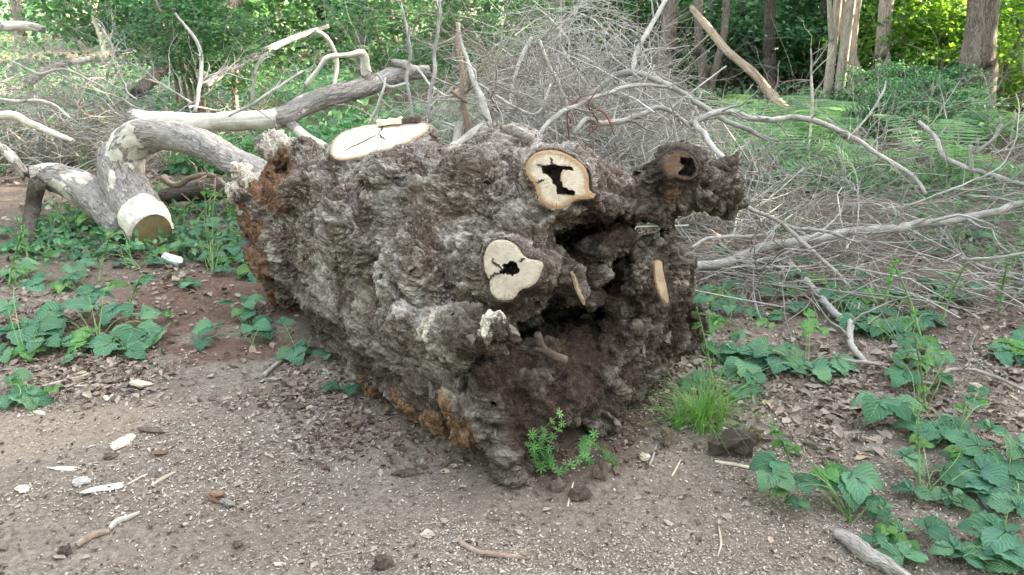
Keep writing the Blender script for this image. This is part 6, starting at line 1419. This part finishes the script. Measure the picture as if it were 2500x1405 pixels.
piece('charred_lump', 'dark charred wood lump with a tan broken end by the brambles', 1790, 1110, 150, 80, 0.11, -8, 'darkwood', 'wood', 2, -6, 0.35)
piece('wood_fragment', 'tan upright splinter at the end of the charred lump', 1838, 1085, 34, 50, 0.09, 20, 'rustwood', 'wood', 3, 20, 0.4)
piece(W_, 'white star-shaped chip on the left foreground', 60, 1196, 46, 60, 0.010, 15, 'chipwood', 'chip', 4, 6, 0.5)
piece(W_, 'greenish white torn strip lying left of the yellow straws', 250, 1196, 110, 34, 0.008, 28, 'chipwood', 'chip', 5, 4, 0.7)
piece(W_, 'long pinkish splinter above the pale block', 162, 1147, 92, 26, 0.012, 2, 'chipwood', 'chip', 6, 3, 0.35)
piece(W_, 'pale rectangular wood block left of the torn strip', 200, 1180, 60, 40, 0.022, 18, 'twig_pale', 'chip', 7, 4, 0.2)
piece(W_, 'white rounded chip beside the straw bundle', 270, 973, 44, 40, 0.012, 25, 'chipwood', 'chip', 8, 6, 0.5)
piece(W_, 'pale stick end poking from under the low bramble at the left edge', 98, 1010, 52, 22, 0.014, -22, 'chipwood', 'chip', 9, 4, 0.25)
piece(W_, 'tan broad flake propped on the litter left of the stump', 345, 942, 62, 60, 0.03, 60, 'straw', 'chip', 10, 22, 0.3)
piece(W_, 'small white chip near the lower edge left of the bark chunk', 680, 1380, 34, 18, 0.009, 5, 'chipwood', 'chip', 11, 3, 0.3)
piece(W_, 'rusty brown bark lump in the left foreground', 528, 1218, 46, 60, 0.03, 50, 'rustwood', 'bark', 12, 8, 0.35)
piece(W_, 'grey flake with a pale top right of the rusty lump', 555, 1232, 26, 50, 0.018, 60, 'twig', 'bark', 13, 12, 0.3)
piece(W_, 'dark brown bark slab above the small tan chip', 372, 1055, 76, 26, 0.022, -6, 'darkwood', 'bark', 14, 3, 0.3)
piece(W_, 'greyish tilted splinter left of the dark bark slab', 305, 1080, 40, 74, 0.02, -25, 'straw', 'chip', 15, 12, 0.3)
piece(W_, 'reddish bark flake between the splinter and the rusty lump', 392, 1108, 42, 26, 0.016, 8, 'rustwood', 'bark', 16, 4, 0.3)
piece(W_, 'dark short stick below the greyish splinter', 272, 1118, 36, 30, 0.02, 30, 'darkwood', 'bark', 17, 5, 0.3)
piece(W_, 'round dark clod in the lower left foreground', 160, 1352, 36, 34, 0.03, 10, 'darkwood', 'clod', 18, 0, 0.3)
piece(W_, 'dark clod near the lower edge left of the white chip', 580, 1335, 30, 26, 0.022, 40, 'darkwood', 'clod', 19, 0, 0.3)
piece(W_, 'pale grey leaf scrap on the sawdust before the stump', 1045, 1305, 44, 30, 0.010, -20, 'chipwood', 'chip', 20, 5, 0.5)
piece(W_, 'crumbly dark clod below the cleavers', 1415, 1215, 52, 48, 0.045, 5, 'darkwood', 'clod', 21, 0, 0.4)
piece(W_, 'second dark clod left of the upright rotten splinter', 1358, 1190, 44, 44, 0.03, 60, 'darkwood', 'clod', 22, 0, 0.4)
piece('wood_fragment', 'upright reddish rotten splinter right of the cleavers', 1465, 1165, 34, 40, 0.085, 70, 'darkwood', 'wood', 23, 10, 0.45)
piece('wood_fragment', 'dark slab of bark leaning right of the stump foot', 1630, 1085, 44, 40, 0.075, 30, 'darkwood', 'bark', 24, 12, 0.35)
piece('wood_fragment', 'small pale upright chip on the dark soil right of the stump', 1572, 1120, 26, 34, 0.03, 20, 'straw', 'chip', 25, 10, 0.3)
piece('bark_chunk', 'dark bark chunk on the debris left of the stump foot', 868, 1035, 44, 40, 0.04, 20, 'darkwood', 'bark', 26, 10, 0.35)
piece('bark_chunk', 'brown bark slab on the debris below the stump flank', 720, 1000, 52, 36, 0.03, -20, 'darkwood', 'bark', 27, 6, 0.35)
piece('bark_chunk', 'dark curled bark on the debris in front of the tan root', 990, 1160, 70, 34, 0.028, 15, 'darkwood', 'bark', 28, 6, 0.35)
piece('wood_fragment', 'white torn leaf scrap on the soil at the far right', 2385, 945, 40, 34, 0.014, 30, 'chipwood', 'chip', 29, 8, 0.6)
piece('wood_fragment', 'pale curled scrap in the litter above the winding root', 2440, 870, 60, 34, 0.014, -10, 'twig_pale', 'scrap', 30, 8, 0.5)

def stick(label, pts, mat, name='stick', cat='stick', twigs=0, seed=0, sides=9):
    P = []
    for px, py, r in pts:
        g = gpt(px, py); rr = r * mpp(g); P.append([g[0], g[1], g[2] + rr * 0.9, rr])
    A = resample(np.array(P), 28); rs_ = np.random.default_rng(seed); parts = [tube(A[:, :3], A[:, 3], sides, 0.34, 38, seed, jag=A[-1, 3])] + (side_twigs(A[:, :3], A[:, 3], twigs, rs_, 0.05) if twigs else [])
    V, Fs, at = merge(parts); at['bare'] = np.full(len(V), 0.42); S = A[0, :3] * [1, 1, 0]; obj(name, mesh(name, V - S, Fs, True, at), M[mat], None, S, label=label, cat=cat)
stick('curved dark stick lying on the sawdust at the bottom centre', [(1118, 1312, 4), (1128, 1330, 6), (1165, 1352, 7), (1215, 1360, 7), (1255, 1364, 6), (1292, 1366, 4)], 'twig_brown', seed=1, twigs=2)
stick('pale upper half of a broken stick in the left foreground', [(268, 1296, 6), (290, 1278, 8), (315, 1268, 6), (342, 1254, 4)], 'twig_pale', seed=2)
stick('dark lower half of a broken stick in the left foreground', [(188, 1338, 7), (220, 1318, 9), (250, 1306, 8), (268, 1302, 5)], 'twig_brown', seed=3)
stick('thick broken dead stick with a peeled tan side under the right brambles', [(2040, 1312, 14), (2080, 1340, 19), (2120, 1372, 19), (2180, 1405, 18), (2240, 1450, 16)], 'limb', seed=4, sides=14)
stick('grey stick leaning on the litter below the stump flank', [(645, 922, 5), (668, 900, 5), (700, 876, 3), (745, 850, 2)], 'twig', seed=5)
stick('long thin pale straw on the litter at the left', [(75, 950, 2.5), (150, 935, 3), (232, 911, 2.5)], 'straw', seed=6, sides=5)
stick('thin pale straw above the white rounded chip', [(180, 945, 2), (262, 941, 2)], 'straw', seed=7, sides=5)
stick('yellow flattened straw in the left foreground', [(370, 1190, 4), (400, 1172, 5), (428, 1156, 3)], 'straw', seed=8, sides=5)
stick('thin forked straw beside the yellow flattened straw', [(312, 1185, 2.5), (340, 1170, 3), (360, 1160, 2)], 'straw', seed=9, sides=5)
stick('thin upright twig stuck in the sawdust right of the centre', [(1386, 1240, 2.5), (1393, 1205, 3), (1400, 1180, 2)], 'straw', seed=10, sides=5)
stick('short pale twig on the soil right of the rotten splinter', [(1585, 1140, 3), (1595, 1115, 3), (1603, 1088, 2.5)], 'twig_pale', seed=11, sides=5)
stick('yellow dry grass stalk right of the stump foot', [(1640, 1165, 3), (1650, 1148, 3), (1662, 1125, 2)], 'straw', seed=12, sides=5)
stick('thin straight twig near the lower edge of the path', [(800, 1360, 2), (840, 1352, 2.5), (872, 1345, 2)], 'twig', seed=13, sides=5)
stick('pale thin root in front of the right brambles', [(1755, 1290, 2), (1760, 1330, 3), (1752, 1360, 2)], 'straw', seed=14, sides=5)
stick('dark thin curved twig left of the stump debris', [(575, 1000, 2.5), (598, 975, 3), (605, 958, 2)], 'twig_brown', seed=15, sides=5)
stick('yellowish bent stalk below the grass tuft', [(1660, 1050, 3), (1700, 1040, 3), (1770, 1050, 3), (1800, 1070, 2)], 'straw', seed=16, sides=6)
stick('yellow mossy root beside the charred lump', [(1745, 1130, 4), (1790, 1138, 5), (1830, 1145, 4)], 'straw', seed=17, sides=6)
# stick lying inside the stump's hollow, forked
def hollow_stick():
    pts = [Sp(1312, 815, 0.02), Sp(1322, 845, 0.02), Sp(1340, 862, 0.03), Sp(1380, 880, 0.05)]
    A = resample(np.array(pts), 20); f = resample(np.array([Sp(1305, 852, 0.035), Sp(1318, 855, 0.03), Sp(1330, 858, 0.03)]), 8)
    V, Fs, at = merge([tube(A, np.linspace(0.012, 0.016, 20), 9, 0.15, 25, 3), tube(f, np.linspace(0.006, 0.011, 8), 7)])
    S = A[0]; obj('stick', mesh('stick', V - S, Fs, True, at), M['darkwood'], None, S, label="forked brown stick lying on the soil inside the stump's hollow", cat='stick')
hollow_stick()

# ------------------------------------------------------------------ drinks can
def can():
    g = gpt(425, 648); root = thing('drinks_can', g, 'crushed silver drinks can with a red printed band, in the brambles', 'can')
    a = gpt(400, 640) + [0, 0, 0.036]; b = gpt(448, 655) + [0, 0, 0.030]; ax = norm(b - a); Lc = 0.155; c0 = (a + b) / 2 - ax * Lc / 2
    prof = [(0.0, 0.018), (0.001, 0.024), (0.004, 0.027), (0.012, 0.0325), (0.018, 0.033), (0.05, 0.033), (0.085, 0.033), (0.12, 0.033), (0.140, 0.033), (0.147, 0.031), (0.152, 0.027), (0.155, 0.0265), (0.153, 0.023)]
    P = np.array([c0 + ax * u for u, _ in prof]); rad = np.array([r for _, r in prof]); V, Fs, at = tube(P, rad, 28, 0.10, 26, 4)
    t = NT('can_aluminium', 0.28, 0.5); t.b.inputs['Metallic'].default_value = 0.75
    v = t.attr('bk'); sx = t.new('SeparateXYZ'); t.L(v, sx.inputs[0]); an = t.math('ARCTAN2', sx.outputs[1], sx.outputs[0])
    band = t.math('MULTIPLY', t.ramp(t.math('ABSOLUTE', t.math('SUBTRACT', an, CAN_A)), [(0.0, 1.0), (0.62, 1.0), (0.66, 0.0)]), t.ramp(t.math('MULTIPLY', sx.outputs[2], 6.0), [(0.13, 0.0), (0.15, 1.0), (0.76, 1.0), (0.78, 0.0)]))
    cm = t.new('CombineXYZ'); t.L(t.math('MULTIPLY', an, 2.0), cm.inputs[0]); t.L(t.math('MULTIPLY', sx.outputs[2], 120.0), cm.inputs[1]); script = t.ramp(t.noise(cm.outputs[0], 1.3, 2), [(0.54, 0.0), (0.57, 1.0)])
    inner = t.ramp(t.math('ABSOLUTE', t.math('SUBTRACT', an, CAN_A)), [(0.0, 1.0), (0.30, 1.0), (0.34, 0.0)])
    col = t.mix(band, (0.80, 0.82, 0.84), (0.42, 0.03, 0.05)); col = t.mix(t.math('MULTIPLY', t.math('MULTIPLY', script, band), inner), col, (0.85, 0.84, 0.82))
    m = t.done(col); t.L(t.math('SUBTRACT', 0.75, t.math('MULTIPLY', band, 0.6)), t.b.inputs['Metallic'])
    obj('body', mesh('body', V - g, Fs, True, at), m, root)
    rim = NT('can_rim', 0.3, 0.5); rim.b.inputs['Metallic'].default_value = 0.9
    rm = rim.done((0.75, 0.76, 0.78)); Pr = np.array([c0 + ax * u for u in (0.1525, 0.1545, 0.157, 0.158, 0.155)]); V, Fs, at = tube(Pr, np.array([0.0268, 0.0285, 0.0285, 0.0268, 0.0235]), 28, cap=False)
    obj('rim', mesh('rim', V - g, Fs, True, at), rm, root)
CAN_A = 0.9
can()

# ------------------------------------------------------------------ loose bark flakes and slabs on the stump
def on_stump():
    rs_ = np.random.default_rng(404); N2 = vnormals(SV2, SF); Nw = N2[:, :1] * SA + N2[:, 1:2] * SB + N2[:, 2:3] * np.array([0, 0, 1.0])
    ok = (wood < 0.2) & (mk_soil < 0.25) & (flat > 0.99) & (SVw2[:, 2] > 0.08); ok &= ((CAMP - SVw2) * Nw).sum(1) > 0
    idx = np.flatnonzero(ok); idx = rs_.choice(idx, 240, replace=False); FM = []
    for k in range(6):
        r2 = np.random.default_rng(600 + k); n = 9; a = np.sort(r2.uniform(0, 6.28, n)); r = r2.uniform(0.6, 1.1, n); top = np.stack([r * np.cos(a), 0.55 * r * np.sin(a), 0.10 * np.cos(2 * a) + r2.normal(0, 0.04, n)], 1)
        V = np.vstack([top, top * [0.9, 0.9, 1] - [0, 0, 0.16], [[0, 0, 0.08]]]); i = np.arange(n); j = (i + 1) % n
        me = mesh('bark_flake', V, [np.stack([i, i + n, j + n, j], 1)[:, ::-1], np.stack([i, j, np.full(n, 2 * n)], 1)], False, dict(bk=V * 0.05 + k)); me.materials.append(M['flake']); FM.append(me)
    for q in idx:
        n = norm(Nw[q] + rs_.normal(size=3) * 0.28); x = norm(SA + rs_.normal(size=3) * 0.5); x = norm(x - n * (x @ n)); y = np.cross(n, x); s = rs_.uniform(0.012, 0.040)
        obj('bark_flake', FM[rs_.integers(6)], None, stump, basis(x * s, y * s, n * s, SVw2[q] - S0 + n * s * 0.12))
_t = NT('flaky_bark', 0.93, 0.1); _n = _t.noise(_t.obj(), 3.0, 4, 0.65); _oi = _t.new('ObjectInfo').outputs['Random']
M['flake'] = _t.done(_t.mix(_t.ramp(_oi, [(0.0, 0.0), (1.0, 0.6)]), _t.ramp(_n, [(0.3, (0.15, 0.12, 0.10)), (0.6, (0.27, 0.235, 0.205)), (0.8, (0.40, 0.37, 0.34))]), (0.14, 0.105, 0.085)), _t.bump(_n, 0.3, 0.6))
on_stump()
def slab(name, label, pts, mat, w, h, seed):
    P = resample(np.array(pts), 14); d = norm(P[-1] - P[0]); side = norm(np.cross([0, 0, 1.0], d)); up = np.cross(d, side); rs_ = np.random.default_rng(seed); V = []
    for i, p in enumerate(P):
        ww = w * (0.8 + 0.3 * rs_.random()) * (0.55 if i in (0, 13) else 1); hh = h * (0.8 + 0.4 * rs_.random()); V += [p - side * ww, p + side * ww, p + side * ww * 0.95 + up * hh, p - side * ww * 0.9 + up * hh]
    F = [(i * 4 + k, i * 4 + (k + 1) % 4, i * 4 + 4 + (k + 1) % 4, i * 4 + 4 + k) for i in range(13) for k in range(4)] + [(0, 1, 2, 3), (52, 55, 54, 53)]
    V = np.array(V); o = obj(name, mesh(name, V - S0, [np.array(F)], False, dict(bk=V)), M[mat], stump); o['label'] = label
cT = CUTS['top']
def on_top(px, py):
    d = ray(px, py); k = ((cT.c + cT.n * 0.004 - CAMP) @ cT.n) / (d @ cT.n); return CAMP + d * k
slab('bark_slab', 'tan strip of torn wood along the back edge of the oval cut', [on_top(922, 307), on_top(950, 303), on_top(985, 300)], 'straw', 0.035, 0.022, 1)
slab('bark_slab', 'reddish bark slab on the back edge of the oval cut', [on_top(980, 299), on_top(1005, 297), on_top(1030, 296)], 'darkwood', 0.03, 0.022, 2)
